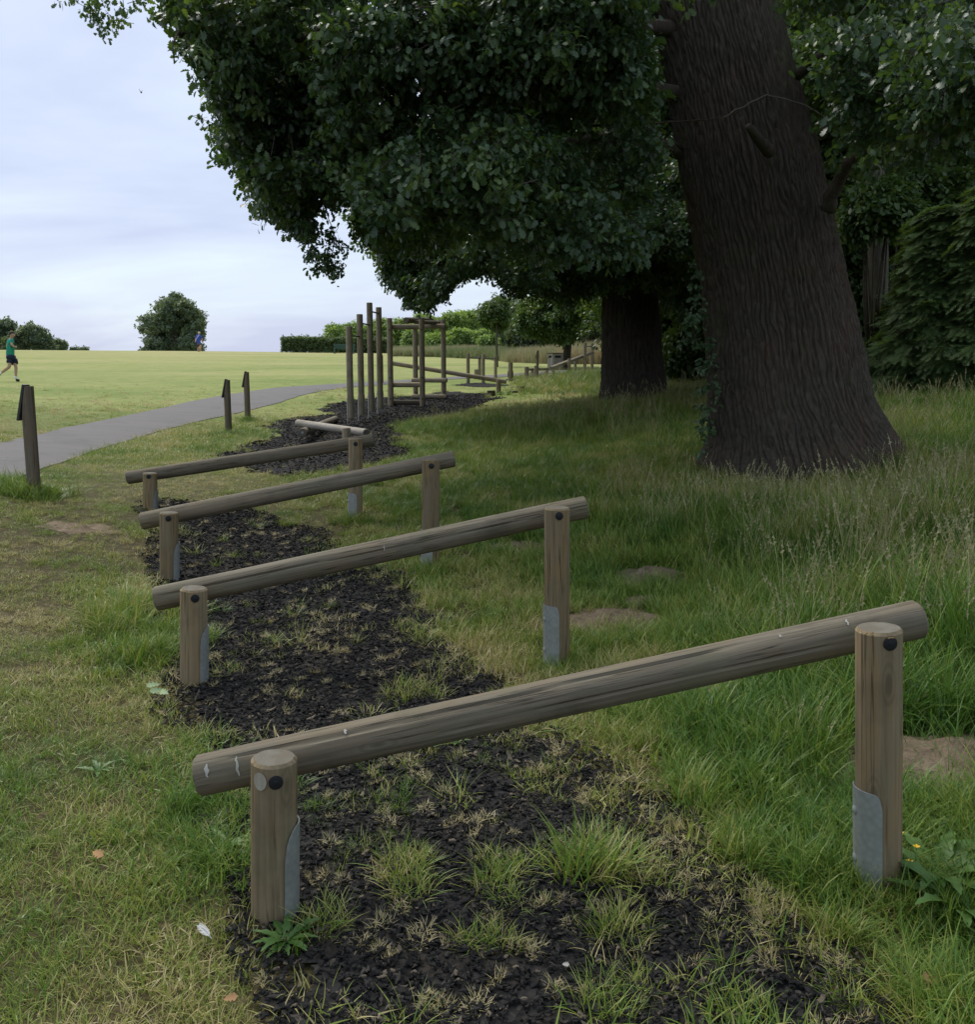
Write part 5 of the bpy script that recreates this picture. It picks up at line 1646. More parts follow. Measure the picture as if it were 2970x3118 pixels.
pts, d = clump_pts(cl, [int(60 * (c[3] / 1.4) ** 2) + 12 for c in cl], .5)
crown(lone, pts, d, C_FAR, 1.0, 4)
for px, rad, ty, lab in ((15, 40, 975, 'tree behind the runner, at the far left crest'), (100, 34, 980, 'rounded tree just right of the runner, beyond the crest'), (50, 26, 1022, 'low bushy tree in the gap between the two far left crest trees'),
                         (135, 22, 1030, 'shorter tree stepping down right of the rounded crest tree'), (172, 15, 1040, 'smallest bushy tree at the right end of the far left clump'), (-40, 44, 968, 'tree at the edge left of the runner beyond the crest')):
    zc = 150 + rr.uniform(-8, 8)
    tree_px('field_tree', px, 1075, zc, ty, px, (ty + 1066) / 2, rad, (1066 - ty) / 2 + 6, C_FAR, 1.0, 12, 85, lab, group='trees on the far left crest', tr=.35, cr=.5)
for px, lab in ((227, 'tiny bush top peeping over the crest, right of the far clump'), (256, 'flattest bush top peeping over the crest near the lone tree')):
    tree_px('crest_bush', px, 1078, 140, 1058, px, 1066, 8, 7, C_FAR, .7, 4, 20, lab, group='bush tops on the crest', tr=.1)

# hedge
hd0, hd1, hz = P(862, 1070, 90), P(1195, 1072, 88), 0
hedge = thing('hedge', (hd0 + hd1) / 2, 'long clipped dark green hedge on the skyline behind the bench', 'hedge')
n = 3600
t = rng.random(n)
hx = hd0.x + (hd1.x - hd0.x) * t; hy = hd0.y + (hd1.y - hd0.y) * t + rng.uniform(-.6, .6, n)
hzz = H(hx, hy); hh = 1.32 + .12 * fbm(hx * .8, hx * 0, 0, 90)
pts = np.column_stack([hx, hy, hzz + hh * rng.random(n) ** .6])
scatter('hedge_foliage', pts, np.column_stack([rng.normal(0, .5, n), rng.normal(.2, .5, n), rng.uniform(0, 6.28, n)]), rng.uniform(.7, 1.2, n), rng.integers(0, 4, n), C_HEDGE, None, hedge)
n = 60; t = rng.random(n) ** 1.0; hx = hd0.x + (hd1.x - hd0.x) * t; hy = hd0.y + (hd1.y - hd0.y) * t
scatter('hedge_shoots', np.column_stack([hx, hy, H(hx, hy) + 1.35 + rng.random(n) * .35]), np.column_stack([rng.normal(0, .3, n), -1.2 + rng.normal(0, .3, n), rng.uniform(0, 6.28, n)]), rng.uniform(.35, .6, n), rng.integers(0, 4, n), C_HEDGE, None, hedge)

# light green trees and scrub behind the field, right of the hedge
BG = [(1030, 1075, 100, 986, 1030, 1030, 34, 44, 'pale green feathery tree at the right end of the hedge'), (1090, 1078, 102, 978, 1090, 1022, 42, 48, 'light tree behind the tallest pull-up posts'),
      (1150, 1080, 104, 975, 1160, 1025, 44, 46, 'light leafy tree between the pull-up posts and climbing frame'), (1225, 1080, 106, 965, 1230, 1020, 46, 52, 'light tree seen through the left half of the climbing frame'),
      (1300, 1082, 104, 945, 1300, 1010, 44, 60, 'light tree seen through the right half of the climbing frame'), (1370, 1082, 106, 925, 1372, 995, 46, 66, 'bright tall rounded tree right of the climbing frame'),
      (1435, 1084, 108, 930, 1436, 1000, 46, 66, 'bright bushy tree behind the low bar posts'), (1400, 1082, 92, 990, 1400, 1042, 36, 42, 'bright low bushy tree in front of the tall bright ones'),
      (1470, 1086, 92, 985, 1478, 1045, 40, 46, 'bushy bright tree beside the pale sapling stem'), (1265, 1080, 96, 1005, 1265, 1048, 38, 34, 'scrubby light bush at the meadow edge behind the frame'),
      (1340, 1082, 94, 1005, 1335, 1048, 34, 36, 'scrubby bush at the meadow edge right of the frame')]
for px, by, zc, ty, cx1, cy1, rxp, ryp, lab in BG:
    tree_px('scrub_tree', px, by, zc, ty, cx1, cy1, rxp, ryp, C_LIME, .8, 22, 75, lab, group='light green trees behind the meadow', tr=.16, cr=.46)
for px, by, zc, ty, cx1, cy1, rxp, ryp, lab in ((1520, 1090, 84, 1000, 1520, 1052, 46, 40, 'mid green bush behind the pale sapling stem'), (1580, 1092, 82, 1005, 1580, 1055, 46, 38, 'mid green bush left of the dark branching tree'),
                                              (1640, 1094, 80, 1010, 1640, 1058, 46, 36, 'mid green bush behind the far marker post'), (1715, 1096, 78, 1015, 1715, 1062, 50, 34, 'mid green bush behind the litter bin'),
                                              (1800, 1098, 76, 1010, 1800, 1062, 56, 38, 'mid green bush behind the raised plank'), (1120, 1078, 110, 1005, 1120, 1045, 60, 34, 'pale bush low between the hedge and the scrub trees')):
    tree_px('scrub_bush', px, by, zc, ty, cx1, cy1, rxp, ryp, C_LIME, .7, 14, 60, lab, group='bushes behind the meadow', tr=.08, cr=.5)
# sapling with pale stem
tree_px('sapling', 1514, 1068, 47, 905, 1508, 958, 46, 54, C_WOODL, 1.0, 18, 60, 'slender young tree with a bare pale stem in the meadow grass', tr=.07, bark=M_PALEB, nidx=5, cr=.42)
# darker trees beyond oak B
for px, by, zc, ty, cx1, cy1, rxp, ryp, lab in ((1580, 1090, 70, 890, 1580, 985, 70, 75, 'dark rounded tree behind the sapling'), (1640, 1088, 66, 870, 1640, 975, 80, 80, 'dark tree left of the low branching tree'),
                                              (1780, 1090, 62, 820, 1780, 960, 90, 100, 'tall dark tree behind the second oak trunk'), (1880, 1090, 58, 800, 1880, 950, 90, 110, 'dark tree hidden mostly by the second oak')):
    tree_px('background_tree', px, by, zc, ty, cx1, cy1, rxp, ryp, C_FAR, .75, 20, 100, lab, group='dark trees beyond the second oak', bark=M_BARK, tr=.13, cr=.45)
OPEN_C = [(1500, 1030), (1600, 1045), (1650, 1060), (1710, 1058), (1800, 1052), (1900, 1052), (1900, 1300), (1500, 1300)]
tree_px('low_branching_tree', 1725, 1098, 43, 870, 1690, 978, 118, 84, C_WOODL, 1.15, 34, 110, 'low branching dark tree standing behind the litter bin', tr=.2, bark=M_BARK, nidx=5, poly=OPEN_C, cr=.40, jit=10)

# ---- woodland on the right
WOOD_POLY = None
def woodtree(x, y, h, cr_, cz, label, name='woodland_tree', tr=.22, n=34, per=120, coll=None, scl=1.3, bark=M_BARK, poly=None, rz=None):
    g = h1(x, y)
    return tree(name, (x, y, g), h, (x, y, g + cz), (cr_, cr_, rz or h * .42), coll or C_WOODL, scl, n, per, label, 'trees of the shady wood on the right', tr, bark, 5 if (coll or C_WOODL) is C_WOODL else 4, zmin=g + .4, poly=poly, cr=.36, jit=10)
TRK = [(2000, -50), (2420, -50), (2560, 700), (2640, 1100), (2800, 1480), (2120, 1480), (2150, 1100), (2050, 400)]
LOWGAP = [(2650, 560), (2650, 1200)]
woodtree(6.2, 24, 11, 4.5, 5.5, 'woodland tree filling the gap between the two oak trunks', n=44)
woodtree(10.5, 25, 12, 4.6, 6.5, 'woodland tree behind the right edge of the great trunk')
woodtree(15.5, 25, 12, 5.0, 6.5, 'woodland tree at the right border behind the conifers')
woodtree(8, 30, 13, 5.5, 6, 'woodland tree deep behind the second oak')
woodtree(13, 30, 14, 6, 7, 'woodland tree deepest on the right')
woodtree(5.5, 33, 12, 4.5, 5.5, 'woodland tree behind the right side of the second oak trunk')
woodtree(18, 24, 13, 6, 7, 'woodland tree at the far right rear')
woodtree(5.6, 42, 11, 4, 5.5, 'woodland tree far behind the second oak', tr=.12)
# thin pale trunk and its tree
g_ = P(2660, 1180, 17.5); gz = h1(g_.x, g_.y)
bt = thing('beech_tree', (g_.x, g_.y, gz), 'slim tree with a pale smooth trunk just right of the great oak', 'tree', 'trees of the shady wood on the right')
mb = MB(); mb.tube([Vector((g_.x + .12, g_.y, gz - .2)), P(2672, 980, 17.5), P(2675, 780, 17.5), P(2668, 560, 17.5), P(2640, 330, 17.5), P(2620, 0, 17.5), P(2600, -500, 17.5)], [.21, .19, .185, .175, .165, .14, .05], 14); mb.build('trunk', M_PALEB, bt)
cl = [cpx(rr.uniform(2480, 2950), rr.uniform(-500, 250), rr.uniform(16, 19), rr.uniform(.8, 1.3)) for _ in range(9)]
pts, d = clump_pts(cl, 90); crown(bt, pts, d, C_WOODL, 1.2, 5)
# lighter leafy understorey between trunk and conifers
def bush(name, px, py, zc, rxp, ryp, coll, scl, n, per, label, cat='bush', nidx=5, group=None, poly=None, droop=.25):
    p = P(px, py, zc); g = h1(p.x, p.y)
    root = thing(name, (p.x, p.y, g), label, cat, group)
    rx, rz = rxp * zc / FPX, ryp * zc / FPX
    cl = []
    mb = MB()
    for _ in range(n):
        d = rv().normalized(); q = rr.uniform(.2, .85)
        r_ = .3 * min(rx, rz) * rr.uniform(.7, 1.3)
        c = Vector((p.x + d.x * rx * q, p.y + d.y * rx * .8 * q, max(p.z + d.z * rz * q, g + r_ * .7)))
        cl.append((c.x, c.y, c.z, r_, r_, r_ * .75))
        if rr.random() < .4: mb.tube([Vector((p.x + rr.uniform(-.1, .1), p.y, g - .1)), Vector((p.x, p.y, g)).lerp(c, .5) + rv() * .1, c], [.03, .02, .008], 5)
    if not mb.v: mb.tube([Vector((p.x, p.y, g - .1)), p], [.03, .01], 5)
    mb.build('stem', M_BARK, root)
    pts, d = clump_pts(cl, per, .5)
    if poly is not None: pts, d = prune(pts, d, poly, 8)
    crown(root, pts, d, coll, scl, nidx, droop, 'foliage')
    return root
bush('understorey_bush', 2620, 760, 19.5, 130, 250, C_WOODL, 1.05, 30, 70, 'airy light green saplings around the pale trunk', group='bushes at the edge of the wood')
bush('understorey_bush', 2860, 640, 18.5, 210, 150, C_WOODL, 1.0, 14, 60, 'leafy bush arching above the conifers at the right border', group='bushes at the edge of the wood')
bush('understorey_bush', 2670, 1060, 22, 110, 110, C_WOODL, 1.1, 24, 80, 'dark bush behind the foot of the pale trunk', group='bushes at the edge of the wood')
bush('understorey_bush', 2690, 620, 16.4, 90, 110, C_WOODL, .95, 12, 45, 'loose leafy sprays crossing in front of the pale trunk', group='bushes at the edge of the wood')
bush('understorey_bush', 2105, 1090, 26, 85, 95, C_WOODL, 1.2, 24, 80, 'dark bush in the gap between the two oak trunks', group='bushes at the edge of the wood')
bush('understorey_bush', 2060, 1020, 33, 90, 110, C_WOODL, 1.2, 24, 80, 'shaded bush behind the second oak trunk', group='bushes at the edge of the wood')
bush('understorey_bush', 2690, 1130, 18.5, 120, 95, C_WOODL, 1.1, 24, 70, 'dark low bush at the foot of the pale trunk', group='bushes at the edge of the wood')
def conifer(px, base_y, zc, top_y, rpx, label, n=2600):
    b = P(px, base_y, zc); g = h1(b.x, b.y); t = P(px, top_y, zc)
    h = t.z - g; Rm = rpx * zc / FPX
    root = thing('conifer', (b.x, b.y, g), label, 'conifer', 'yew-like conifers at the edge of the wood')
    mb = MB(); mb.tube([Vector((b.x, b.y, g - .2)), Vector((b.x, b.y, g + h * .9))], [.11, .03], 9); mb.build('trunk', M_BARK, root)
    u = rng.random(n)
    z = .06 + .94 * u
    lay = np.round(z * 11) / 11 + rng.normal(0, .022, n)
    az = rng.uniform(0, 6.283, n)
    rad = Rm * (1 - lay * .72) * (.35 + .65 * rng.random(n) ** .45) * (.72 + .55 * vn(np.cos(az) * 2 + px, np.sin(az) * 2, lay * 7, 8))
    pts = np.column_stack([b.x + rad * np.cos(az), b.y + rad * np.sin(az), g + np.clip(lay, .03, 1) * h - rad * .18])
    scatter('foliage', pts, np.column_stack([rng.normal(0, .25, n), .5 + rng.normal(0, .22, n), az + rng.normal(0, .35, n)]), rng.uniform(.6, 1.15, n), rng.integers(0, 4, n), C_YEW, None, root)
conifer(2850, 1190, 15.2, 640, 200, 'bushy conifer with flat pale green sprays right of the pale trunk', 3000)
conifer(3010, 1200, 14.6, 560, 230, 'larger conifer cut by the right border', 3000)
conifer(2740, 1190, 16.8, 900, 120, 'smallest low conifer nearest the great oak', 1500)


# ================================================================== PEOPLE, DOG, BIRD
def skin(name, joints, edges, mat, parent, root=0, sub=2):
    me = bpy.data.meshes.new(name)
    off = wloc(parent)
    me.from_pydata([tuple(Vector(j[0]) - off) for j in joints], edges, [])
    me.materials.append(mat)
    o = bpy.data.objects.new(name, me)
    COL.objects.link(o)
    o.parent = parent
    md = o.modifiers.new('skin', 'SKIN')
    md.use_smooth_shade = True
    sv = me.skin_vertices[0].data
    for i, j in enumerate(joints):
        r = j[1]
        sv[i].radius = (r, r) if not hasattr(r, '__len__') else r
        sv[i].use_root = (i == root)
    s = o.modifiers.new('sub', 'SUBSURF'); s.levels = sub; s.render_levels = sub
    return o
M_SKIN = flat('skin', (0.42, 0.26, 0.185), .6)
M_HAIR = flat('dark_hair', (0.035, 0.025, 0.02), .7)
M_TEAL = flat('teal_shirt', (0.02, 0.24, 0.165), .8)
M_NAVY = flat('navy_shorts', (0.012, 0.018, 0.045), .8)
M_SOCK = flat('white_sock', (0.72, 0.72, 0.74), .8)
M_SHOE = flat('black_shoe', (0.02, 0.02, 0.022), .6)
M_BLUE = flat('blue_shirt', (0.045, 0.075, 0.33), .8)
M_PLUM = flat('plum_shorts', (0.06, 0.03, 0.055), .8)
M_CREAM = flat('cream_cap', (0.55, 0.47, 0.33), .8)
M_STRAP = flat('pale_strap', (0.45, 0.47, 0.68), .8)
M_TAN = flat('tan_fur', (0.42, 0.29, 0.17), .9)
def ell(mb, c, r, seg=14, rings=9, rot=None, m=0):
    c = Vector(c); v, f = [], []
    for i in range(rings + 1):
        ph = math.pi * i / rings
        for k in range(seg):
            t = 2 * math.pi * k / seg
            p = Vector((r[0] * math.sin(ph) * math.cos(t), r[1] * math.sin(ph) * math.sin(t), r[2] * math.cos(ph)))
            if rot is not None: p = rot @ p
            v.append(c + p)
    for i in range(rings):
        for k in range(seg):
            k2 = (k + 1) % seg
            f.append((i * seg + k, (i + 1) * seg + k, (i + 1) * seg + k2, i * seg + k2))
    return mb.add(v, f, m)
# runner (facing right and a little away)
ZR = 33.0
gz = ground_hit(46, 1162)
gz = on_ground(45, ZR, 1162)
dzr = gz.z - P(45, 1162, ZR).z
def Q(px, py, dy=0.0):
    p = P(px, py, ZR); return Vector((p.x, p.y + dy, p.z + dzr))
run = thing('person', gz, 'runner in a green t-shirt, dark shorts and white socks crossing the field', 'person')
J = {'pel': (Q(31, 1086), .085), 'waist': (Q(30.5, 1070), .085), 'chest': (Q(30, 1047), .09), 'neck0': (Q(33, 1033), .075), 'neck': (Q(35.5, 1027.5), .055), 'head': (Q(37.5, 1019), .086), 'crown': (Q(37.5, 1013.5), .075),
     'shL': (Q(36, 1037, -.10), .05), 'elL': (Q(44.5, 1053, -.17), .042), 'wrL': (Q(50.5, 1057, -.05), .03), 'haL': (Q(52.5, 1055, -.02), .036),
     'shR': (Q(23, 1038, .10), .05), 'elR': (Q(11, 1055, .2), .042), 'wrR': (Q(17, 1061, .30), .03), 'haR': (Q(20, 1059, .33), .036),
     'hipL': (Q(33, 1091, -.08), .08), 'knL': (Q(33, 1117, -.10), .06), 'caL': (Q(20, 1126, -.10), .056), 'anL': (Q(6, 1137, -.09), .036), 'toL': (Q(-1, 1146, -.09), .035),
     'hipR': (Q(35, 1091, .08), .08), 'knR': (Q(45, 1118, .09), .058), 'caR': (Q(44.5, 1131, .09), .054), 'anR': (Q(44, 1153, .09), .036), 'toR': (Q(52, 1160, .09), .033)}
keys = list(J); ix = {k: i for i, k in enumerate(keys)}
E = [('pel', 'waist'), ('waist', 'chest'), ('chest', 'neck0'), ('neck0', 'neck'), ('neck', 'head'), ('head', 'crown'), ('chest', 'shL'), ('shL', 'elL'), ('elL', 'wrL'), ('wrL', 'haL'), ('chest', 'shR'), ('shR', 'elR'), ('elR', 'wrR'), ('wrR', 'haR'),
     ('pel', 'hipL'), ('hipL', 'knL'), ('knL', 'caL'), ('caL', 'anL'), ('anL', 'toL'), ('pel', 'hipR'), ('hipR', 'knR'), ('knR', 'caR'), ('caR', 'anR'), ('anR', 'toR')]
skin('body', [J[k] for k in keys], [(ix[a], ix[b]) for a, b in E], M_SKIN, run)
g_ = lambda k, s=0: J[k][0]
skin('shirt', [(g_('pel') - Vector((0, 0, .10)), .15), (g_('waist'), .15), (g_('chest'), .172), (g_('neck0') - Vector((0, 0, .03)), .09), (g_('shL'), .09), (g_('shL').lerp(g_('elL'), .62), .078), (g_('shR'), .09), (g_('shR').lerp(g_('elR'), .6), .078)],
     [(0, 1), (1, 2), (2, 3), (2, 4), (4, 5), (2, 6), (6, 7)], M_TEAL, run)
skin('shorts', [(g_('pel') + Vector((0, 0, .10)), .138), (g_('pel') - Vector((0, 0, .06)), .145), (g_('hipL').lerp(g_('knL'), .2), .13), (g_('hipL').lerp(g_('knL'), .66), .118), (g_('hipR').lerp(g_('knR'), .2), .13), (g_('hipR').lerp(g_('knR'), .64), .115)],
     [(0, 1), (1, 2), (2, 3), (1, 4), (4, 5)], M_NAVY, run)
mb = MB(); ell(mb, g_('head') + Vector((-.025, .01, .035)), (.094, .088, .10)); hair = mb.build('hair', M_HAIR, run)
mb = MB(); ell(mb, g_('head') + Vector((.088, -.02, -.03)), (.022, .018, .026), 8, 6); ell(mb, g_('head') + Vector((.0, -.09, -.02)), (.018, .012, .03), 8, 6); mb.build('nose_and_ear', M_SKIN, run)
skin('sock', [(g_('anR').lerp(g_('caR'), .42), .049), (g_('anR'), .045), (g_('anR').lerp(g_('toR'), .3), .04)], [(0, 1), (1, 2)], M_SOCK, run)
skin('sock', [(g_('anL').lerp(g_('caL'), .42), .049), (g_('anL'), .045), (g_('anL').lerp(g_('toL'), .3), .04)], [(0, 1), (1, 2)], M_SOCK, run)
for sfx, dz_ in (('R', Vector((.05, 0, 0))), ('L', Vector((-.03, 0, -.06)))):
    a_, t_ = g_('an' + sfx), g_('to' + sfx)
    skin('shoe', [(a_.lerp(t_, .35) + (t_ - a_) * .2 - Vector((.05 if sfx == 'R' else 0, 0, .0)), .06), (t_ + Vector((0, 0, .03)), .055), (t_ + dz_ + Vector((0, 0, .02)), .04)], [(0, 1), (1, 2)], M_SHOE, run)
# walker with a dog on the crest
ZW = 86.0
gw = on_ground(604, ZW, 1071)
dzw = gw.z - P(604, 1071, ZW).z
def Qw(px, py, dy=0.0):
    p = P(px, py, ZW); return Vector((p.x, p.y + dy, p.z + dzw))
wk = thing('person', gw, 'walker seen from behind in a blue shirt, dark shorts and cream cap on the crest', 'person')
J = {'pel': (Qw(604.5, 1049), .11), 'waist': (Qw(604.5, 1041), .11), 'chest': (Qw(605, 1028), .12), 'neck': (Qw(606, 1019), .06), 'head': (Qw(606.5, 1015), .10), 'crown': (Qw(606.5, 1012.6), .085),
     'shL': (Qw(599, 1023), .08), 'elL': (Qw(595, 1034), .05), 'haL': (Qw(594.5, 1043, -.05), .045), 'shR': (Qw(611, 1023), .08), 'elR': (Qw(616, 1034), .05), 'haR': (Qw(618.3, 1045, -.05), .045),
     'hipL': (Qw(601.5, 1053), .11), 'knL': (Qw(602, 1061, .05), .065), 'anL': (Qw(602.5, 1069), .04), 'toL': (Qw(602.5, 1070.6, .12), .04), 'hipR': (Qw(607.5, 1053), .11), 'knR': (Qw(607.5, 1061, -.05), .065), 'anR': (Qw(607.5, 1069, -.2), .04), 'toR': (Qw(607.5, 1070.6, -.1), .04)}
keys = list(J); ix = {k: i for i, k in enumerate(keys)}
E = [('pel', 'waist'), ('waist', 'chest'), ('chest', 'neck'), ('neck', 'head'), ('head', 'crown'), ('chest', 'shL'), ('shL', 'elL'), ('elL', 'haL'), ('chest', 'shR'), ('shR', 'elR'), ('elR', 'haR'), ('pel', 'hipL'), ('hipL', 'knL'), ('knL', 'anL'), ('anL', 'toL'), ('pel', 'hipR'), ('hipR', 'knR'), ('knR', 'anR'), ('anR', 'toR')]
skin('body', [J[k] for k in keys], [(ix[a], ix[b]) for a, b in E], M_SKIN, wk)
g_ = lambda k: J[k][0]
skin('shirt', [(g_('pel') - Vector((0, 0, .02)), .2), (g_('waist'), .2), (g_('chest'), .215), (g_('neck') - Vector((0, 0, .05)), .10), (g_('shL'), .11), (g_('shL').lerp(g_('elL'), .8), .085), (g_('shR'), .11), (g_('shR').lerp(g_('elR'), .8), .085)], [(0, 1), (1, 2), (2, 3), (2, 4), (4, 5), (2, 6), (6, 7)], M_BLUE, wk)
skin('shorts', [(g_('pel') + Vector((0, 0, .06)), .19), (g_('pel') - Vector((0, 0, .08)), .19), (g_('hipL').lerp(g_('knL'), .3), .135), (g_('knL') + Vector((0, 0, .04)), .115), (g_('hipR').lerp(g_('knR'), .3), .135), (g_('knR') + Vector((0, 0, .04)), .115)], [(0, 1), (1, 2), (2, 3), (1, 4), (4, 5)], M_PLUM, wk)
mb = MB(); ell(mb, g_('head') + Vector((0, 0, .05)), (.115, .12, .085)); mb.build('cap', M_CREAM, wk)
mb = MB(); mb.tube([Qw(608.5, 1021, -.20), Qw(604, 1027, -.26), Qw(599, 1035, -.24), Qw(597, 1042, -.16)], .03, 6); mb.build('bag_strap', M_STRAP, wk)
# dog beside the walker
def Qd(px, py, dy=0.0): return Qw(px, py, dy - .3)
dg = thing('dog', on_ground(612, ZW - .3, 1071), 'small tan dog with a dark muzzle standing beside the walker', 'dog')
J = {'hip': (Qd(606.5, 1059.2, .25), .11), 'belly': (Qd(609.5, 1059, .15), .115), 'chest': (Qd(612.5, 1058, .05), .13), 'neck': (Qd(614, 1054.5), .085), 'head': (Qd(615.3, 1052.6), .085), 'muz': (Qd(617.8, 1054.2), .045),
     'tail': (Qd(603.5, 1056.5, .3), .03), 'fl': (Qd(612.6, 1063.5, -.06), .045), 'flp': (Qd(612.8, 1070, -.06), .035), 'fr': (Qd(613.6, 1063.5, .12), .045), 'frp': (Qd(614.8, 1070, .12), .035),
     'hl': (Qd(606.8, 1063, .18), .06), 'hlk': (Qd(605.6, 1066.5, .18), .035), 'hlp': (Qd(606.2, 1070, .18), .035), 'hr': (Qd(607.4, 1063, .34), .06), 'hrk': (Qd(606.4, 1066.5, .34), .035), 'hrp': (Qd(607, 1070, .34), .035), 'ear': (Qd(613.6, 1051.2), .03)}
keys = list(J); ix = {k: i for i, k in enumerate(keys)}
E = [('hip', 'belly'), ('belly', 'chest'), ('chest', 'neck'), ('neck', 'head'), ('head', 'muz'), ('hip', 'tail'), ('chest', 'fl'), ('fl', 'flp'), ('chest', 'fr'), ('fr', 'frp'), ('hip', 'hl'), ('hl', 'hlk'), ('hlk', 'hlp'), ('hip', 'hr'), ('hr', 'hrk'), ('hrk', 'hrp'), ('head', 'ear')]
skin('body', [J[k] for k in keys], [(ix[a], ix[b]) for a, b in E], M_TAN, dg)
mb = MB(); ell(mb, J['muz'][0] + Vector((.03, -.02, 0)), (.05, .04, .04), 8, 6); mb.build('muzzle', M_SHOE, dg)
# bird high over the field
bp = P(430, 282, 60)
bd = thing('bird', bp, 'tiny dark bird flying in the open sky left of the oak', 'bird')
mb = MB(); ell(mb, bp, (.04, .14, .05), 8, 6); mb.build('body', M_BLACK, bd)
for s_ in (-1, 1):
    mb = MB(); mb.add([bp + Vector((0, -.05, 0)), bp + Vector((0, .06, 0)), bp + Vector((s_ * .08, .03, .13)), bp + Vector((s_ * .10, -.03, .13)), bp + Vector((s_ * .12, 0, .26))], [(0, 1, 2, 3), (3, 2, 4)])
    mb.build('wing', M_BLACK, bd)

# ================================================================== SMALL THINGS ON THE GROUND
M_BROWNLEAF = flat('dry_leaf', (0.34, 0.19, 0.09), .8)
M_GREYLEAF = flat('pale_green_leaf', (0.22, 0.29, 0.15), .7)
M_YEL = flat('buttercup_yellow', (0.75, 0.47, 0.02), .5)
M_FEATH = flat('white_feather', (0.52, 0.52, 0.54), .8)
def weed(px, py, n, L, label, name='weed_plant', cat='plant', wide=.28, up=.55):
    c = ground_hit(px, py)
    root = thing(name, c, label, cat)
    for k in range(n):
        az = k * 2.4 + rr.uniform(-.3, .3); el = rr.uniform(.15, up)
        l = L * rr.uniform(.6, 1.1)
        d = Vector((math.cos(az), math.sin(az), 0)); s_ = Vector((-d.y, d.x, 0))
        mb = MB(); v, f = [], []
        ns = 8
        for i in range(ns + 1):
            q = i / ns
            e = el + .3 - 1.1 * q
            p = c + d * (l * q) + Vector((0, 0, l * math.sin(el) * (q * 1.5 - q * q * .9) + .015))
            w = l * wide * .5 * math.sin(math.pi * min(1, .12 + q * .9)) ** .8 * (1 if i % 2 else .62)
            if i == ns: w = .001
            v += [p - s_ * w + Vector((0, 0, w * .35)), p, p + s_ * w + Vector((0, 0, w * .35))]
        for i in range(ns): a_ = 3 * i; f += [(a_, a_ + 1, a_ + 4, a_ + 3), (a_ + 1, a_ + 2, a_ + 5, a_ + 4)]
        mb.add(v, f); mb.build('leaf', M_WEED, root)
    return root, c
weed(870, 2880, 22, .10, 'jagged rosette of dandelion leaves in front of the near left post', 'dandelion', 'dandelion')
weed(690, 2590, 8, .10, 'broad-leaved weed in grass left of the near left post')
weed(800, 2520, 7, .07, 'small leafy weed at the mulch edge beside the near left post')
weed(2850, 2700, 22, .22, 'lush broad-leaved weed clump right of the near right post', wide=.3, up=.9)
weed(2920, 2800, 16, .2, 'lush leafy weed clump low in the right corner', wide=.3, up=.9)
weed(2790, 2560, 12, .15, 'leafy weed under the yellow buttercups', wide=.3, up=1.0)
weed(300, 2360, 7, .09, 'flat weed in the left lawn', wide=.3)
weed(1390, 2272, 6, .06, 'tiny pale weed growing through mulch under the near beam', wide=.45)
c = ground_hit(2735, 2600)
bu = thing('buttercup', c, 'yellow buttercups growing against the near right post', 'flower')
for px, py in ((2733, 2548), (2742, 2538), (2792, 2580), (2770, 2625)):
    t_ = P(px, py, 2.86)
    mb = MB(); mb.tube([Vector((t_.x + .01, t_.y, c.z)), t_.lerp(Vector((t_.x, t_.y, c.z)), .4), t_], .0013, 5); mb.build('stem', M_WEED, bu)
    mb = MB()
    for k in range(5):
        a_ = k * 1.257
        d = Vector((math.cos(a_), math.sin(a_) * .8, .55)).normalized(); s_ = d.cross(Vector((0, 0, 1))).normalized()
        mb.add([t_, t_ + d * .007 - s_ * .006, t_ + d * .013, t_ + d * .007 + s_ * .006], [(0, 1, 2, 3)])
    mb.build('flower_head', M_YEL, bu)
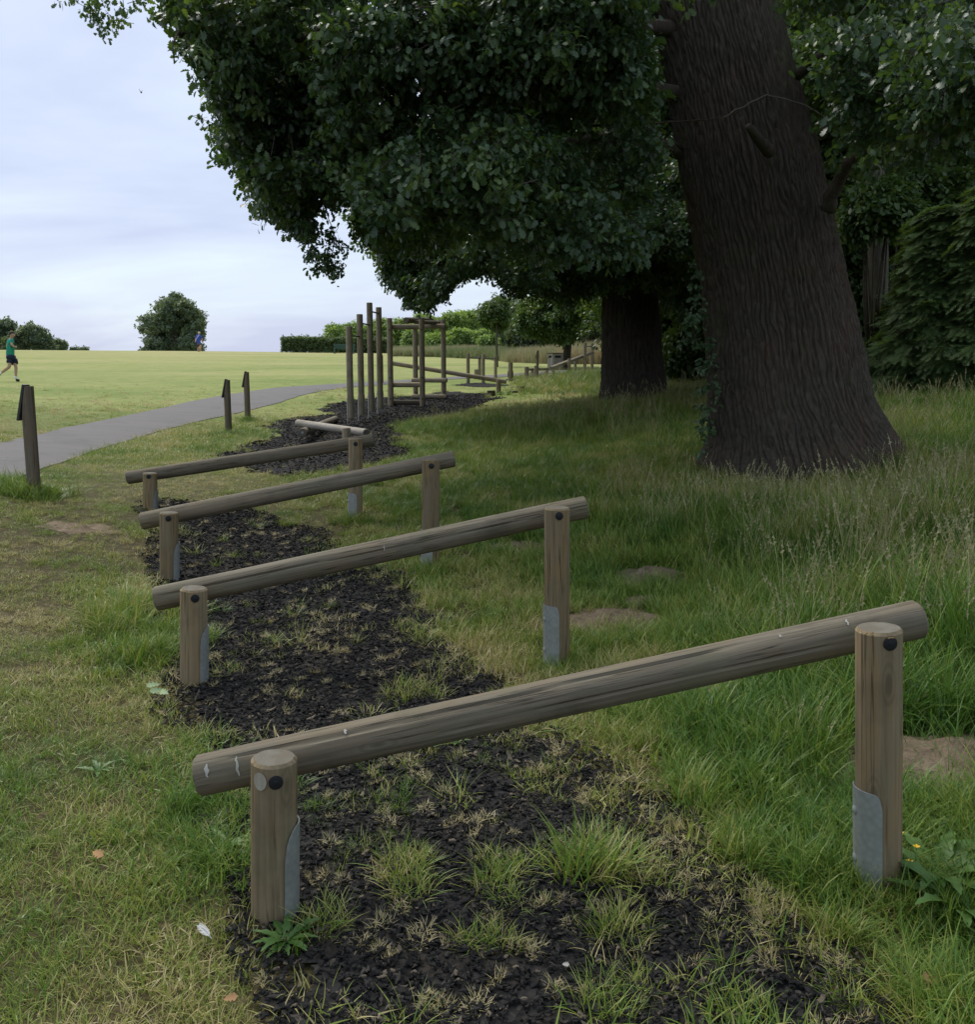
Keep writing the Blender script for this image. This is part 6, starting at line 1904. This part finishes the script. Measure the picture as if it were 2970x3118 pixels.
# feather
c = ground_hit(628, 2905)
fe = thing('feather', c, 'small white feather lying in the grass left of the near left post', 'feather')
A0 = P(608, 2872, 2.66); B0 = P(648, 2932, 2.60)
A0.z = h1(A0.x, A0.y) + .05; B0.z = h1(B0.x, B0.y) + .05
mb = MB(); mb.tube([A0, A0.lerp(B0, .5) + Vector((.004, 0, .006)), B0], [.0008, .001, .0014], 5); mb.build('shaft', M_FEATH, fe)
mb = MB(); ax = (B0 - A0).normalized(); s_ = ax.cross(Vector((0, -.5, .8))).normalized()
for k in range(22):
    q = .04 + .8 * k / 22
    for sg in (-1, 1):
        p = A0.lerp(B0, q); w = .011 * math.sin(math.pi * (q * .85 + .12))
        e = p + s_ * sg * w - ax * .009 + Vector((0, 0, rr.uniform(0, .003)))
        mb.add([p, p + ax * .0022, e + ax * .0016, e], [(0, 1, 2, 3)])
mb.build('vane', M_FEATH, fe)
# fallen leaves
def leaf_thing(spots, mat, L, label, name='fallen_leaf'):
    c = ground_hit(*spots[0]); root = thing(name, c + Vector((0, 0, .01)), label, 'leaf', 'fallen leaves')
    for px, py in spots:
        q = ground_hit(px, py) + Vector((0, 0, .045))
        mb = MB(); oak_leaf(mb, q, Vector((rr.uniform(-1, 1), rr.uniform(-.6, .6), .15)), Vector((rr.uniform(-.3, .3), -.6, .8)).normalized(), L); mb.build('blade', mat, root)
leaf_thing([(285, 2632)], M_BROWNLEAF, .05, 'small brown fallen leaf on the left lawn')
leaf_thing([(2860, 3035)], M_BROWNLEAF, .05, 'brown fallen leaf in the bottom right corner grass')
leaf_thing([(682, 3092)], M_BROWNLEAF, .035, 'tiny tan fallen leaf at the bottom edge near the mulch')
leaf_thing([(490, 2110), (515, 2140), (500, 2130)], M_GREYLEAF, .065, 'pale green fallen oak sprig at the foot of the second hurdle')
leaf_thing([(2900, 2370), (2930, 2355)], M_GREYLEAF, .06, 'pale dry leaves on the bare earth mound behind the near right post')
leaf_thing([(1712, 2982)], M_WHITE, .02, 'tiny white scrap lying on the mulch')
